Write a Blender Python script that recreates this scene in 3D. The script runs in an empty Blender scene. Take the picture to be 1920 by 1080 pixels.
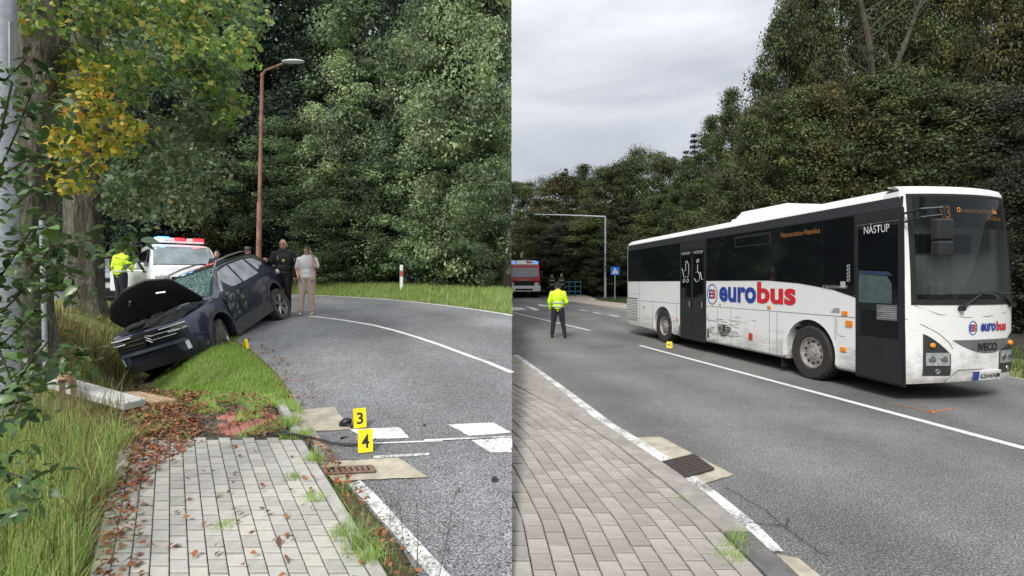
import bpy, bmesh, math, random
import numpy as np
from mathutils import Vector, Matrix, Euler
R = math.radians
random.seed(7)
SC = bpy.context.scene
COL = SC.collection
# ---------------------------------------------------------------- camera, sky, sun, exposure
F, CX, HZ, EYE = 953.0, 960.0, 530.0, 1.8          # focal length and horizon in photo pixels, eye height
cam = bpy.data.cameras.new('camera'); camo = bpy.data.objects.new('camera', cam); COL.objects.link(camo)
cam.sensor_width = 36; cam.lens = 36 * F / 1920; cam.shift_y = -(540 - HZ) / 1920
cam.clip_start = .05; cam.clip_end = 2000
camo.location = (0, 0, EYE); camo.rotation_euler = (R(90), 0, 0)
SC.camera = camo
SUN_EL, SUN_AZ = R(43), R(203)                       # azimuth clockwise from +Y
world = bpy.data.worlds.new('World'); SC.world = world; world.use_nodes = True
nt = world.node_tree; nt.nodes.clear()
def wn(t, **k):
    n = nt.nodes.new(t)
    for a, b in k.items(): setattr(n, a, b)
    return n
tc = wn('ShaderNodeTexCoord'); mp = wn('ShaderNodeMapping'); mp.inputs['Scale'].default_value = (1.1, 1.1, 3.6); mp.inputs['Rotation'].default_value = (0.25, 0.15, 0.3)
n1 = wn('ShaderNodeTexNoise'); n1.inputs['Scale'].default_value = 2.2; n1.inputs['Detail'].default_value = 7; n1.inputs['Roughness'].default_value = .56; n1.inputs['Distortion'].default_value = .5
rp = wn('ShaderNodeValToRGB'); rp.color_ramp.elements[0].position = .30; rp.color_ramp.elements[0].color = (.52, .535, .57, 1)
rp.color_ramp.elements[1].position = .72; rp.color_ramp.elements[1].color = (.80, .815, .84, 1)
sx = wn('ShaderNodeSeparateXYZ'); m1 = wn('ShaderNodeMath', operation='MAXIMUM'); m1.inputs[1].default_value = 0
m2 = wn('ShaderNodeMath', operation='MULTIPLY_ADD'); m2.inputs[1].default_value = .82; m2.inputs[2].default_value = .20
mul = wn('ShaderNodeVectorMath', operation='SCALE')
sky = wn('ShaderNodeTexSky', sky_type='NISHITA', sun_disc=False, sun_elevation=SUN_EL, sun_rotation=SUN_AZ)
ssc = wn('ShaderNodeVectorMath', operation='SCALE'); ssc.inputs['Scale'].default_value = .1
mix = wn('ShaderNodeMix', data_type='RGBA'); mix.inputs[0].default_value = .10
bg = wn('ShaderNodeBackground'); out = wn('ShaderNodeOutputWorld'); bg.inputs[1].default_value = 1.0
L = nt.links.new
L(tc.outputs['Generated'], mp.inputs[0]); L(mp.outputs[0], n1.inputs['Vector']); L(n1.outputs[0], rp.inputs[0])
L(tc.outputs['Generated'], sx.inputs[0]); L(sx.outputs[2], m1.inputs[0]); L(m1.outputs[0], m2.inputs[0])
L(rp.outputs[0], mul.inputs[0]); L(m2.outputs[0], mul.inputs['Scale']); L(sky.outputs[0], ssc.inputs[0])
L(mul.outputs[0], mix.inputs[6]); L(ssc.outputs[0], mix.inputs[7]); L(mix.outputs[2], bg.inputs[0]); L(bg.outputs[0], out.inputs[0])
sl = bpy.data.lights.new('sun', 'SUN'); sl.energy = 1.5; sl.angle = R(18); sl.color = (1, .97, .92)
so = bpy.data.objects.new('sun', sl); COL.objects.link(so)
sd = Vector((math.sin(SUN_AZ) * math.cos(SUN_EL), math.cos(SUN_AZ) * math.cos(SUN_EL), math.sin(SUN_EL)))
so.rotation_euler = sd.to_track_quat('Z', 'Y').to_euler()
SC.view_settings.view_transform = 'Standard'; SC.view_settings.look = 'None'
SC.view_settings.exposure = 1.2; SC.view_settings.gamma = 1; SC.view_settings.use_curve_mapping = False
SC.render.engine = 'CYCLES'; SC.cycles.use_denoising = True; SC.cycles.max_bounces = 6; SC.cycles.transparent_max_bounces = 10
SC.cycles.caustics_reflective = False; SC.cycles.caustics_refractive = False
# ---------------------------------------------------------------- helpers
class MB:
    def __init__(s): s.v = []; s.f = []; s.m = []
    def add(s, vs, fs, mi=0):
        b = len(s.v); s.v += [tuple(map(float, p)) for p in vs]
        for q in fs: s.f.append(tuple(b + i for i in q)); s.m.append(mi)
        return s
    def box(s, c, d, mi=0, rz=0, mat=None):
        hx, hy, hz = d[0] / 2, d[1] / 2, d[2] / 2
        vs = [Vector((x * hx, y * hy, z * hz)) for z in (-1, 1) for x, y in ((-1, -1), (1, -1), (1, 1), (-1, 1))]
        M = mat if mat is not None else (Matrix.Translation(c) @ Matrix.Rotation(rz, 4, 'Z'))
        return s.add([M @ v for v in vs], [(3, 2, 1, 0), (4, 5, 6, 7), (0, 1, 5, 4), (1, 2, 6, 5), (2, 3, 7, 6), (3, 0, 4, 7)], mi)
    def prism(s, lo, hi, mi=0):                        # two matching rings of 3-D points
        n = len(lo); vs = list(lo) + list(hi)
        fs = [tuple(range(n - 1, -1, -1)), tuple(range(n, 2 * n))] + [(i, (i + 1) % n, n + (i + 1) % n, n + i) for i in range(n)]
        return s.add(vs, fs, mi)
    def tube(s, pts, rad, n=8, mi=0, cap=True):
        pts = [Vector(p) for p in pts]
        if not hasattr(rad, '__len__'): rad = [rad] * len(pts)
        rings = []; up = None
        for i, p in enumerate(pts):
            t = (pts[min(i + 1, len(pts) - 1)] - pts[max(i - 1, 0)]).normalized()
            if up is None: up = Vector((0, 0, 1)) if abs(t.z) < .9 else Vector((1, 0, 0))
            a = t.cross(up).normalized(); b = a.cross(t).normalized(); up = b
            rings.append([p + (a * math.cos(2 * math.pi * k / n) + b * math.sin(2 * math.pi * k / n)) * rad[i] for k in range(n)])
        vs = [q for r in rings for q in r]; fs = []
        for i in range(len(rings) - 1):
            for k in range(n): fs.append((i * n + k, i * n + (k + 1) % n, (i + 1) * n + (k + 1) % n, (i + 1) * n + k))
        if cap: fs += [tuple(range(n - 1, -1, -1)), tuple((len(rings) - 1) * n + k for k in range(n))]
        return s.add(vs, fs, mi)
    def lathe(s, prof, M=Matrix(), n=24, mi=0, closed=False):   # prof: (r, h) about local Z
        vs = [M @ Vector((r * math.cos(2 * math.pi * k / n), r * math.sin(2 * math.pi * k / n), h)) for r, h in prof for k in range(n)]
        m = len(prof); fs = []
        for i in range(m if closed else m - 1):
            j = (i + 1) % m
            for k in range(n): fs.append((i * n + k, i * n + (k + 1) % n, j * n + (k + 1) % n, j * n + k))
        return s.add(vs, fs, mi)
    def grid(s, P, mi=0, flip=False):                  # P[i][j] points
        ni, nj = len(P), len(P[0]); fs = []
        for i in range(ni - 1):
            for j in range(nj - 1):
                q = (i * nj + j, i * nj + j + 1, (i + 1) * nj + j + 1, (i + 1) * nj + j)
                fs.append(q[::-1] if flip else q)
        return s.add([p for r in P for p in r], fs, mi)
    def ell(s, c, r, n=12, m=8, mi=0, M=None):
        pr = [(math.sin(math.pi * i / m), -math.cos(math.pi * i / m)) for i in range(m + 1)]
        pr[0] = (1e-3, -1); pr[-1] = (1e-3, 1)
        T = Matrix.Translation(c) @ (M if M is not None else Matrix()) @ Matrix.Diagonal((r[0], r[1], r[2], 1))
        return s.lathe(pr, T, n, mi)
    def build(s, name, mats, parent=None, smooth=False, world=False, bevel=0, angle=35, kind=None):
        me = bpy.data.meshes.new(name); me.from_pydata(s.v, [], s.f)
        if not isinstance(mats, (list, tuple)): mats = [mats]
        for m in mats: me.materials.append(m)
        if len(mats) > 1: me.polygons.foreach_set('material_index', s.m)
        bm = bmesh.new(); bm.from_mesh(me); bmesh.ops.recalc_face_normals(bm, faces=bm.faces); bm.to_mesh(me); bm.free()
        if smooth:
            me.polygons.foreach_set('use_smooth', [True] * len(me.polygons))
            me.set_sharp_from_angle(angle=R(angle))
        return link(name, me, parent, world, bevel, kind)
def link(name, me, parent=None, world=False, bevel=0, kind=None):
    o = bpy.data.objects.new(name, me); COL.objects.link(o)
    if parent is not None:
        o.parent = parent
        if world: o.matrix_parent_inverse = parent.matrix_basis.inverted()
    if bevel:
        b = o.modifiers.new('bevel', 'BEVEL'); b.width = bevel; b.segments = 2; b.limit_method = 'ANGLE'; b.angle_limit = R(40)
    if kind: o['kind'] = kind
    return o
def tag(o, label, cat, group=None):
    o['label'] = label; o['category'] = cat
    if group: o['group'] = group
    return o
def thing(name, label, cat, loc=(0, 0, 0), rot=(0, 0, 0), group=None):
    o = bpy.data.objects.new(name, None); COL.objects.link(o); o.empty_display_size = .1
    o.location = loc; o.rotation_euler = rot
    return tag(o, label, cat, group)
def bake(o):                                           # freeze modifiers into the mesh
    bpy.context.view_layer.update()
    dg = bpy.context.evaluated_depsgraph_get()
    me = bpy.data.meshes.new_from_object(o.evaluated_get(dg)); old = o.data
    o.modifiers.clear(); o.data = me; me.name = old.name
    return o
def cut(o, cutter):
    c = link('cutter', cutter.v and mesh_of(cutter)); c.parent = o.parent; c.matrix_parent_inverse = o.matrix_parent_inverse
    m = o.modifiers.new('cut', 'BOOLEAN'); m.object = c; m.operation = 'DIFFERENCE'; m.solver = 'EXACT'
    bake(o); bpy.data.objects.remove(c)
    o.data.polygons.foreach_set('use_smooth', [True] * len(o.data.polygons)); o.data.set_sharp_from_angle(angle=R(32))
def mesh_of(mb):
    me = bpy.data.meshes.new('m'); me.from_pydata(mb.v, [], mb.f)
    bm = bmesh.new(); bm.from_mesh(me); bmesh.ops.recalc_face_normals(bm, faces=bm.faces); bm.to_mesh(me); bm.free()
    return me
def mesh_np(name, V, Q, mat, parent=None, kind=None, smooth=False):
    V = np.asarray(V, np.float32); Q = np.asarray(Q, np.int32); k = Q.shape[1]
    me = bpy.data.meshes.new(name); me.vertices.add(len(V)); me.vertices.foreach_set('co', V.ravel())
    me.loops.add(Q.size); me.loops.foreach_set('vertex_index', Q.ravel())
    me.polygons.add(len(Q)); me.polygons.foreach_set('loop_start', np.arange(0, Q.size, k, dtype=np.int32))
    me.polygons.foreach_set('loop_total', np.full(len(Q), k, np.int32))
    if smooth: me.polygons.foreach_set('use_smooth', np.ones(len(Q), bool))
    for m in (mat if isinstance(mat, (list, tuple)) else [mat]): me.materials.append(m)
    me.update(calc_edges=True)
    return link(name, me, parent, False, 0, kind)
def textm(body, h, mat, parent, M, name='lettering', width=None, bold=0., ext=.0015, align='CENTER'):
    cu = bpy.data.curves.new('t', 'FONT'); cu.body = body; cu.size = 1; cu.extrude = 0; cu.offset = bold; cu.align_x = 'LEFT'; cu.resolution_u = 3
    t = bpy.data.objects.new('t', cu); COL.objects.link(t); bpy.context.view_layer.update()
    me = bpy.data.meshes.new_from_object(t.evaluated_get(bpy.context.evaluated_depsgraph_get()))
    bpy.data.objects.remove(t); bpy.data.curves.remove(cu)
    V = np.array([v.co[:] for v in me.vertices]); a, b = V.min(0), V.max(0)
    sy = h / (b[1] - a[1]); sxx = (width / (b[0] - a[0])) if width else sy
    V[:, 0] = (V[:, 0] - (a[0] if align == 'LEFT' else (a[0] + b[0]) / 2)) * sxx; V[:, 1] = (V[:, 1] - a[1]) * sy; V[:, 2] = 0
    for v, c in zip(me.vertices, V): v.co = M @ Vector(c)
    me.materials.clear(); me.materials.append(mat); me.name = name
    return link(name, me, parent)
# ---------------------------------------------------------------- materials
MATS = {}
def nodes(name):
    m = bpy.data.materials.new(name); m.use_nodes = True; t = m.node_tree; b = t.nodes['Principled BSDF']
    return m, t, b, t.links.new
def N(t, ty, **k):
    n = t.nodes.new(ty)
    for a, b in k.items(): setattr(n, a, b)
    return n
def pm(name, col, rough=.6, metal=0., var=.12, scale=6., bump=0., bscale=60., coat=0., emit=None, spec=.5, col2=None, dist=.01, detail=5):
    if name in MATS: return MATS[name]
    m, t, b, L = nodes(name)
    b.inputs['Roughness'].default_value = rough; b.inputs['Metallic'].default_value = metal; b.inputs['Specular IOR Level'].default_value = spec
    b.inputs['Coat Weight'].default_value = coat; b.inputs['Coat Roughness'].default_value = .04
    tc = N(t, 'ShaderNodeTexCoord')
    if var or col2:
        n = N(t, 'ShaderNodeTexNoise'); n.inputs['Scale'].default_value = scale; n.inputs['Detail'].default_value = detail; n.inputs['Roughness'].default_value = .6
        r = N(t, 'ShaderNodeValToRGB'); c2 = col2 or tuple(min(1, c * (1 + var)) for c in col)
        c1 = col if col2 else tuple(c * (1 - var) for c in col)
        r.color_ramp.elements[0].position = .35; r.color_ramp.elements[1].position = .65
        r.color_ramp.elements[0].color = (*c1, 1); r.color_ramp.elements[1].color = (*c2, 1)
        L(tc.outputs['Object'], n.inputs['Vector']); L(n.outputs[0], r.inputs[0]); L(r.outputs[0], b.inputs['Base Color'])
    else: b.inputs['Base Color'].default_value = (*col, 1)
    if bump:
        n2 = N(t, 'ShaderNodeTexNoise'); n2.inputs['Scale'].default_value = bscale; n2.inputs['Detail'].default_value = 4
        bu = N(t, 'ShaderNodeBump'); bu.inputs['Strength'].default_value = bump; bu.inputs['Distance'].default_value = dist
        L(tc.outputs['Object'], n2.inputs['Vector']); L(n2.outputs[0], bu.inputs['Height']); L(bu.outputs[0], b.inputs['Normal'])
    if emit: b.inputs['Emission Color'].default_value = (*emit[:3], 1); b.inputs['Emission Strength'].default_value = emit[3]
    MATS[name] = m; return m
LPAR = {}
def leafm(name, cols, rough=.5, trans=.35, spread=None):
    if name in MATS: return MATS[name]
    LPAR[name] = (cols, rough, trans, spread)
    m, t, b, L = nodes(name); g = N(t, 'ShaderNodeNewGeometry'); oi = N(t, 'ShaderNodeObjectInfo')
    r = N(t, 'ShaderNodeValToRGB'); e = r.color_ramp.elements
    while len(e) < len(cols): e.new(.5)
    for i, c in enumerate(cols): e[i].position = (spread[i] if spread else i / (len(cols) - 1)); e[i].color = (*c, 1)
    L(g.outputs['Random Per Island'], r.inputs[0])
    hs = N(t, 'ShaderNodeHueSaturation'); mr = N(t, 'ShaderNodeMapRange'); mr.inputs['To Min'].default_value = .78; mr.inputs['To Max'].default_value = 1.3
    L(oi.outputs['Random'], mr.inputs[0]); L(mr.outputs[0], hs.inputs['Value']); L(r.outputs[0], hs.inputs['Color'])
    L(hs.outputs[0], b.inputs['Base Color']); b.inputs['Roughness'].default_value = rough; b.inputs['Specular IOR Level'].default_value = .35
    tr = N(t, 'ShaderNodeBsdfTranslucent'); L(hs.outputs[0], tr.inputs[0]); mx = N(t, 'ShaderNodeMixShader'); mx.inputs[0].default_value = trans
    L(b.outputs[0], mx.inputs[1]); L(tr.outputs[0], mx.inputs[2]); L(mx.outputs[0], t.nodes['Material Output'].inputs[0])
    MATS[name] = m; return m
def leafvar(m):                                        # the leaf tints of single boughs: duller, as is, fresher
    c, r, t, s = LPAR[m.name]
    return [leafm(m.name + '_dull', [tuple(v * f for v, f in zip(k, (.62, .60, .66))) for k in c], r, t, s), m, leafm(m.name + '_fresh', [tuple(min(.6, v * f) for v, f in zip(k, (1.34, 1.30, 1.18))) for k in c], r, t, s)]
def asphalt(name, base, across=(.986, .168, 0)):
    m, t, b, L = nodes(name); tc = N(t, 'ShaderNodeTexCoord')
    def noise(s, d=3, ro=.6):
        n = N(t, 'ShaderNodeTexNoise'); n.inputs['Scale'].default_value = s; n.inputs['Detail'].default_value = d; n.inputs['Roughness'].default_value = ro; L(tc.outputs['Object'], n.inputs['Vector']); return n
    fine = noise(68, 2, .8); big = noise(.45, 5); mid = noise(7, 4)
    r = N(t, 'ShaderNodeValToRGB'); e = r.color_ramp.elements; e[0].position = .36; e[1].position = .66
    e[0].color = tuple(c * .30 for c in base) + (1,); e[1].color = tuple(c * 2.0 for c in base) + (1,)
    L(fine.outputs[0], r.inputs[0])
    v = N(t, 'ShaderNodeTexVoronoi'); v.inputs['Scale'].default_value = 55; L(tc.outputs['Object'], v.inputs['Vector'])
    vr = N(t, 'ShaderNodeMapRange'); vr.inputs['From Min'].default_value = .1; vr.inputs['From Max'].default_value = .5; vr.inputs['To Min'].default_value = 1.25; vr.inputs['To Max'].default_value = .75
    L(v.outputs[0], vr.inputs[0])
    br = N(t, 'ShaderNodeMapRange'); br.inputs['From Min'].default_value = .3; br.inputs['From Max'].default_value = .7; br.inputs['To Min'].default_value = .70; br.inputs['To Max'].default_value = 1.22
    L(big.outputs[0], br.inputs[0])
    br2 = N(t, 'ShaderNodeMapRange'); br2.inputs['From Min'].default_value = .3; br2.inputs['From Max'].default_value = .7; br2.inputs['To Min'].default_value = .88; br2.inputs['To Max'].default_value = 1.1
    L(mid.outputs[0], br2.inputs[0])
    dt = N(t, 'ShaderNodeVectorMath', operation='DOT_PRODUCT'); L(tc.outputs['Object'], dt.inputs[0]); dt.inputs[1].default_value = tuple(c * 3.5 for c in across)
    ad = N(t, 'ShaderNodeMath', operation='MULTIPLY_ADD'); L(big.outputs[0], ad.inputs[0]); ad.inputs[1].default_value = 2.5; L(dt.outputs['Value'], ad.inputs[2])
    sn = N(t, 'ShaderNodeMath', operation='SINE'); L(ad.outputs[0], sn.inputs[0])
    tk = N(t, 'ShaderNodeMapRange'); tk.inputs['From Min'].default_value = -1; tk.inputs['To Min'].default_value = .90; tk.inputs['To Max'].default_value = 1.08; L(sn.outputs[0], tk.inputs[0])   # polished wheel tracks
    a0 = N(t, 'ShaderNodeMath', operation='MULTIPLY'); L(vr.outputs[0], a0.inputs[0]); L(tk.outputs[0], a0.inputs[1])
    a = N(t, 'ShaderNodeMath', operation='MULTIPLY'); L(a0.outputs[0], a.inputs[0]); L(br.outputs[0], a.inputs[1])
    a2 = N(t, 'ShaderNodeMath', operation='MULTIPLY'); L(a.outputs[0], a2.inputs[0]); L(br2.outputs[0], a2.inputs[1])
    s = N(t, 'ShaderNodeVectorMath', operation='SCALE'); L(r.outputs[0], s.inputs[0]); L(a2.outputs[0], s.inputs['Scale']); L(s.outputs[0], b.inputs['Base Color'])
    bu = N(t, 'ShaderNodeBump'); bu.inputs['Strength'].default_value = .5; bu.inputs['Distance'].default_value = .006; L(fine.outputs[0], bu.inputs['Height']); L(bu.outputs[0], b.inputs['Normal'])
    b.inputs['Roughness'].default_value = .82; b.inputs['Specular IOR Level'].default_value = .3
    return m
def paintm(name, under, wear=.45):
    m, t, b, L = nodes(name); tc = N(t, 'ShaderNodeTexCoord')
    n = N(t, 'ShaderNodeTexNoise'); n.inputs['Scale'].default_value = 38; n.inputs['Detail'].default_value = 5; n.inputs['Roughness'].default_value = .75; L(tc.outputs['Object'], n.inputs['Vector'])
    n2 = N(t, 'ShaderNodeTexNoise'); n2.inputs['Scale'].default_value = 3; n2.inputs['Detail'].default_value = 4; L(tc.outputs['Object'], n2.inputs['Vector'])
    a = N(t, 'ShaderNodeMath', operation='MULTIPLY_ADD'); L(n.outputs[0], a.inputs[0]); a.inputs[1].default_value = .6; 
    a3 = N(t, 'ShaderNodeMath', operation='MULTIPLY'); L(n2.outputs[0], a3.inputs[0]); a3.inputs[1].default_value = .4; L(a3.outputs[0], a.inputs[2])
    r = N(t, 'ShaderNodeValToRGB'); e = r.color_ramp.elements; e[0].position = wear - .06; e[1].position = wear + .06; e[0].color = (*under, 1); e[1].color = (.66, .66, .64, 1)
    L(a.outputs[0], r.inputs[0]); L(r.outputs[0], b.inputs['Base Color']); b.inputs['Roughness'].default_value = .75
    return m
def glassm(name, tint=(.02, .025, .03), alpha=.5, rough=.03):
    if name in MATS: return MATS[name]
    m, t, b, L = nodes(name); b.inputs['Base Color'].default_value = (*tint, 1); b.inputs['Roughness'].default_value = rough; b.inputs['IOR'].default_value = 1.5
    tr = N(t, 'ShaderNodeBsdfTransparent'); tr.inputs[0].default_value = (.85, .92, .9, 1); mx = N(t, 'ShaderNodeMixShader'); mx.inputs[0].default_value = alpha
    L(b.outputs[0], mx.inputs[1]); L(tr.outputs[0], mx.inputs[2]); L(mx.outputs[0], t.nodes['Material Output'].inputs[0])
    MATS[name] = m; return m
def barkm(name, c1, c2):
    m, t, b, L = nodes(name); tc = N(t, 'ShaderNodeTexCoord'); mp = N(t, 'ShaderNodeMapping'); mp.inputs['Scale'].default_value = (1, 1, .22)
    n = N(t, 'ShaderNodeTexNoise'); n.inputs['Scale'].default_value = 13; n.inputs['Detail'].default_value = 8; n.inputs['Roughness'].default_value = .7; n.inputs['Distortion'].default_value = 1.2
    L(tc.outputs['Object'], mp.inputs[0]); L(mp.outputs[0], n.inputs['Vector'])
    r = N(t, 'ShaderNodeValToRGB'); e = r.color_ramp.elements; e[0].position = .42; e[1].position = .60; e[0].color = (*c1, 1); e[1].color = (*c2, 1)
    L(n.outputs[0], r.inputs[0])
    g = N(t, 'ShaderNodeTexNoise'); g.inputs['Scale'].default_value = 1.6; g.inputs['Detail'].default_value = 4; L(tc.outputs['Object'], g.inputs['Vector'])
    gr = N(t, 'ShaderNodeMapRange'); gr.inputs['From Min'].default_value = .45; gr.inputs['From Max'].default_value = .68; L(g.outputs[0], gr.inputs[0]); gr.inputs['To Max'].default_value = .55
    mx = N(t, 'ShaderNodeMix', data_type='RGBA'); L(gr.outputs[0], mx.inputs[0]); L(r.outputs[0], mx.inputs[6]); mx.inputs[7].default_value = (.10, .11, .055, 1); L(mx.outputs[2], b.inputs['Base Color'])
    bu = N(t, 'ShaderNodeBump'); bu.inputs['Strength'].default_value = 1; bu.inputs['Distance'].default_value = .05; L(n.outputs[0], bu.inputs['Height']); L(bu.outputs[0], b.inputs['Normal'])
    b.inputs['Roughness'].default_value = .9
    return m
AL = asphalt('asphalt_worn', (.205, .209, .214), (.78, .5, 0)); AR = asphalt('asphalt_grey', (.18, .178, .172))
PAINT = paintm('road_paint', (.13, .13, .13), .40); PAINTW = paintm('road_paint_worn', (.15, .148, .14), .47)
CONC = pm('concrete', (.36, .35, .32), .85, var=.22, scale=9, bump=.4, bscale=90)
CONCY = pm('concrete_sandy', (.40, .36, .28), .88, var=.2, scale=7, bump=.5, bscale=80)
JOINT = pm('paver_joint', (.085, .08, .065), .95, var=.4, scale=12, bump=.6)
PAV = pm('paver_grey', (.43, .42, .385), .85, var=.16, scale=5, bump=.35, bscale=150, dist=.004)
PAVB = pm('paver_grey_dull', (.38, .37, .335), .86, var=.2, scale=6, bump=.35, bscale=150, dist=.004)
PAVC = pm('paver_grey_warm', (.47, .45, .40), .85, var=.16, scale=5, bump=.35, bscale=150, dist=.004)
PAVP3 = pm('paver_beige_pale', (.36, .33, .30), .85, var=.22, scale=5, bump=.35, bscale=150, dist=.004)
PAVR = pm('paver_red', (.42, .17, .13), .85, var=.25, scale=6, bump=.4, bscale=120)
PAVP = pm('paver_beige', (.33, .302, .27), .85, var=.22, scale=5, bump=.35, bscale=150, dist=.004)
PAVP2 = pm('paver_beige_dull', (.285, .262, .235), .86, var=.18, scale=6, bump=.35, bscale=150, dist=.004)
SOIL = pm('soil', (.09, .065, .04), .95, var=.4, scale=3, bump=.8, bscale=30, dist=.04, col2=(.10, .12, .045))
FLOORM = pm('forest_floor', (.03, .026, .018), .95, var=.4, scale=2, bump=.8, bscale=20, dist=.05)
GRASSG = pm('grass_ground', (.12, .16, .045), .95, scale=2.5, col2=(.22, .22, .09), bump=.8, bscale=40, dist=.04)
WHITE = pm('white_paint', (.78, .78, .77), .35, var=.03, coat=.4); BLACK = pm('black_plastic', (.018, .018, .02), .45, var=.2)
MBLACK = pm('matt_black', (.012, .012, .014), .8, var=.2); RUBBER = pm('rubber', (.028, .027, .026), .8, var=.25, scale=20, bump=.3)
CHROME = pm('chrome', (.6, .6, .6), .2, 1, var=.05); ALU = pm('aluminium', (.45, .45, .45), .38, .9, var=.1)
GALV = pm('galvanised_steel', (.42, .45, .48), .5, .55, var=.15, scale=14)
AMBER = pm('amber_lens', (.75, .25, .02), .3, var=.1); REDL = pm('red_lens', (.5, .05, .03), .3, var=.1)
YEL = pm('marker_yellow', (.86, .66, .01), .5, var=.04); BLK = pm('print_black', (.012, .012, .012), .6, var=0)
DGLASS = pm('dark_glass', (.006, .007, .009), .05, var=0, spec=.6); LENS = pm('lamp_lens', (.5, .52, .55), .12, .5, var=.3, scale=25)
SKIN = pm('skin', (.52, .30, .22), .55, var=.08); WOOD = pm('weathered_wood', (.36, .25, .16), .85, var=.3, scale=12, bump=.4, bscale=40)
# ---------------------------------------------------------------- ground shape
def ss(a, b, x):                                       # smooth step; a may lie above b
    t = np.clip((np.asarray(x, float) - a) / (b - a), 0, 1); return t * t * (3 - 2 * t)
def TL(Y):                                             # road height, uphill stretch (X < 0)
    Y = np.asarray(Y, float); return np.where(Y < 2, 0, np.where(Y < 12, .105 * (Y - 2), 1.05 + .03 * (Y - 12)))
def TR(Y): return np.maximum(0, .034 * (np.asarray(Y, float) - 18))
def UL(x, y, dz=0):                                    # photo point on the uphill road surface -> world x, y
    Y = 953 * (2.01 - dz) / (y - 430)
    if Y > 12: Y = 953 * (1.11 - dz) / (y - 501.4)
    return ((x - CX) / F * Y, Y)
def UR(x, y, dz=0):
    Y = 953 * (1.8 - dz) / (y - 530) if y > 530 else 1e9
    if Y > 18: Y = 953 * (2.412 - dz) / (y - 497.6)
    return ((x - CX) / F * Y, Y)
le = [(2.0, -.45), (2.95, -.52), (3.36, -.80), (4.4, -1.62)] + [UL(*p)[::-1] for p in ((585, 838), (548, 790), (556, 750), (520, 700), (470, 655), (440, 640))] + [(10.4, -5.35), (11.7, -5.9), (12.4, -7.6), (13.4, -11), (14.6, -17), (16, -40), (60, -60)]
LEY = [a for a, b in le]; LEX = [b for a, b in le]
def xl(Y): return np.interp(Y, LEY, LEX)
FX = [-60, -40, -14, -7.96, -4.5, -1.89, 0]; FY = [30, 26.5, 23, 20.5, 18.05, 15, 12]
def yfar(X): return np.interp(X, FX, FY)
DY = [5, 6.6, 8, 8.7, 10.8, 12.5, 16]; DX = [-4.4, -4.9, -5.9, -6.35, -6.9, -8.0, -13]
def hL(X, Y):
    X = np.asarray(X, float); Y = np.asarray(Y, float); b = TL(Y)
    m = xl(Y) - X; dd = np.interp(Y, DY, DX) - X
    z = b - .03
    ditch = .62 * np.exp(-(dd / np.where(dd < 0, .85, .62)) ** 2) * ss(5.9, 7.1, Y) * (1 - ss(11, 12.6, Y))
    bank = .62 * ss(.3, 2.0, dd) * ss(5.6, 7.6, Y) * (1 - .75 * ss(8.6, 11.5, Y))
    mound = .05 * ss(0, .5, m) * (1 - ss(-.9, -.2, dd)) * ss(5.6, 6.3, Y)
    off = ss(0.0, .25, m)
    z = z + off * (.025 * ss(5.5, 6, Y) + bank - ditch + mound)
    fd = Y - yfar(X)
    z = z + .30 * ss(0.05, 2.0, fd) + .34 * np.maximum(0, fd - 6) * ss(-8, -16, X)
    z = z + .03 * np.sin(3.1 * X + 1.7 * Y) * np.sin(2.3 * Y - X) * np.maximum(off * ss(5.6, 6.5, Y), ss(.3, 1, fd))
    return z
re_ = [(-6, 2.2), (2.0, 1.76), (2.95, 1.70), (3.76, 1.657), (4.34, 1.595), (5.93, 1.22), (6.35, 1.087), (8.98, .67), (12.4, .0), (20, -.8), (60, -.8)]
REY = [a for a, b in re_]; REX = [b for a, b in re_]
def xe(Y): return np.interp(Y, REY, REX)               # kerb face, downhill stretch (X > 0)
rr = [(-6, 12.2), (9.3, 9.35), (17, 8.05), (25, 6.8), (27, 6.0), (29, 5.0), (33, 3.2), (45, 3.0), (80, 2.0)]
def xr(Y): return np.interp(Y, [a for a, b in rr], [b for a, b in rr])
def hR(X, Y):
    X = np.asarray(X, float); Y = np.asarray(Y, float)
    z = TR(Y) - .03; m = X - xr(Y)
    z = z + ss(.05, .5, m) * (.06 + .02 * np.sin(2.3 * X + Y)) + .05 * np.maximum(0, np.minimum(m - 1.5, 10)) + .22 * np.maximum(0, m - 9) + .12 * np.maximum(0, Y - 46)
    return z
def sheet(name, xs, ys, fn, mats, mfn=None, kind='structure'):
    X, Y = np.meshgrid(xs, ys); Z = fn(X, Y); nx = len(xs); ny = len(ys)
    i = np.arange((ny - 1) * (nx - 1)); a = (i // (nx - 1)) * nx + i % (nx - 1)
    Q = np.stack([a, a + 1, a + nx + 1, a + nx], 1)
    o = mesh_np(name, np.stack([X, Y, Z], -1).reshape(-1, 3), Q, mats, kind=kind, smooth=True)
    if mfn is not None:
        c = (X[:-1, :-1] + X[1:, 1:]) / 2, (Y[:-1, :-1] + Y[1:, 1:]) / 2
        o.data.polygons.foreach_set('material_index', mfn(*c).ravel().astype(np.int32))
    return o
def strip(name, ys, fa, fb, nc, zf, mat, parent=None, kind=None):
    P = [[(a + (b - a) * j / nc, y, 0) for j in range(nc + 1)] for y in ys for a, b in [(float(fa(y)), float(fb(y)))]]
    V = np.array(P).reshape(-1, 3); V[:, 2] = zf(V[:, 0], V[:, 1]); n = nc + 1
    i = np.arange((len(ys) - 1) * nc); a = (i // nc) * n + i % nc
    return mesh_np(name, V, np.stack([a, a + 1, a + n + 1, a + n], 1), mat, parent, kind)
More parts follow.
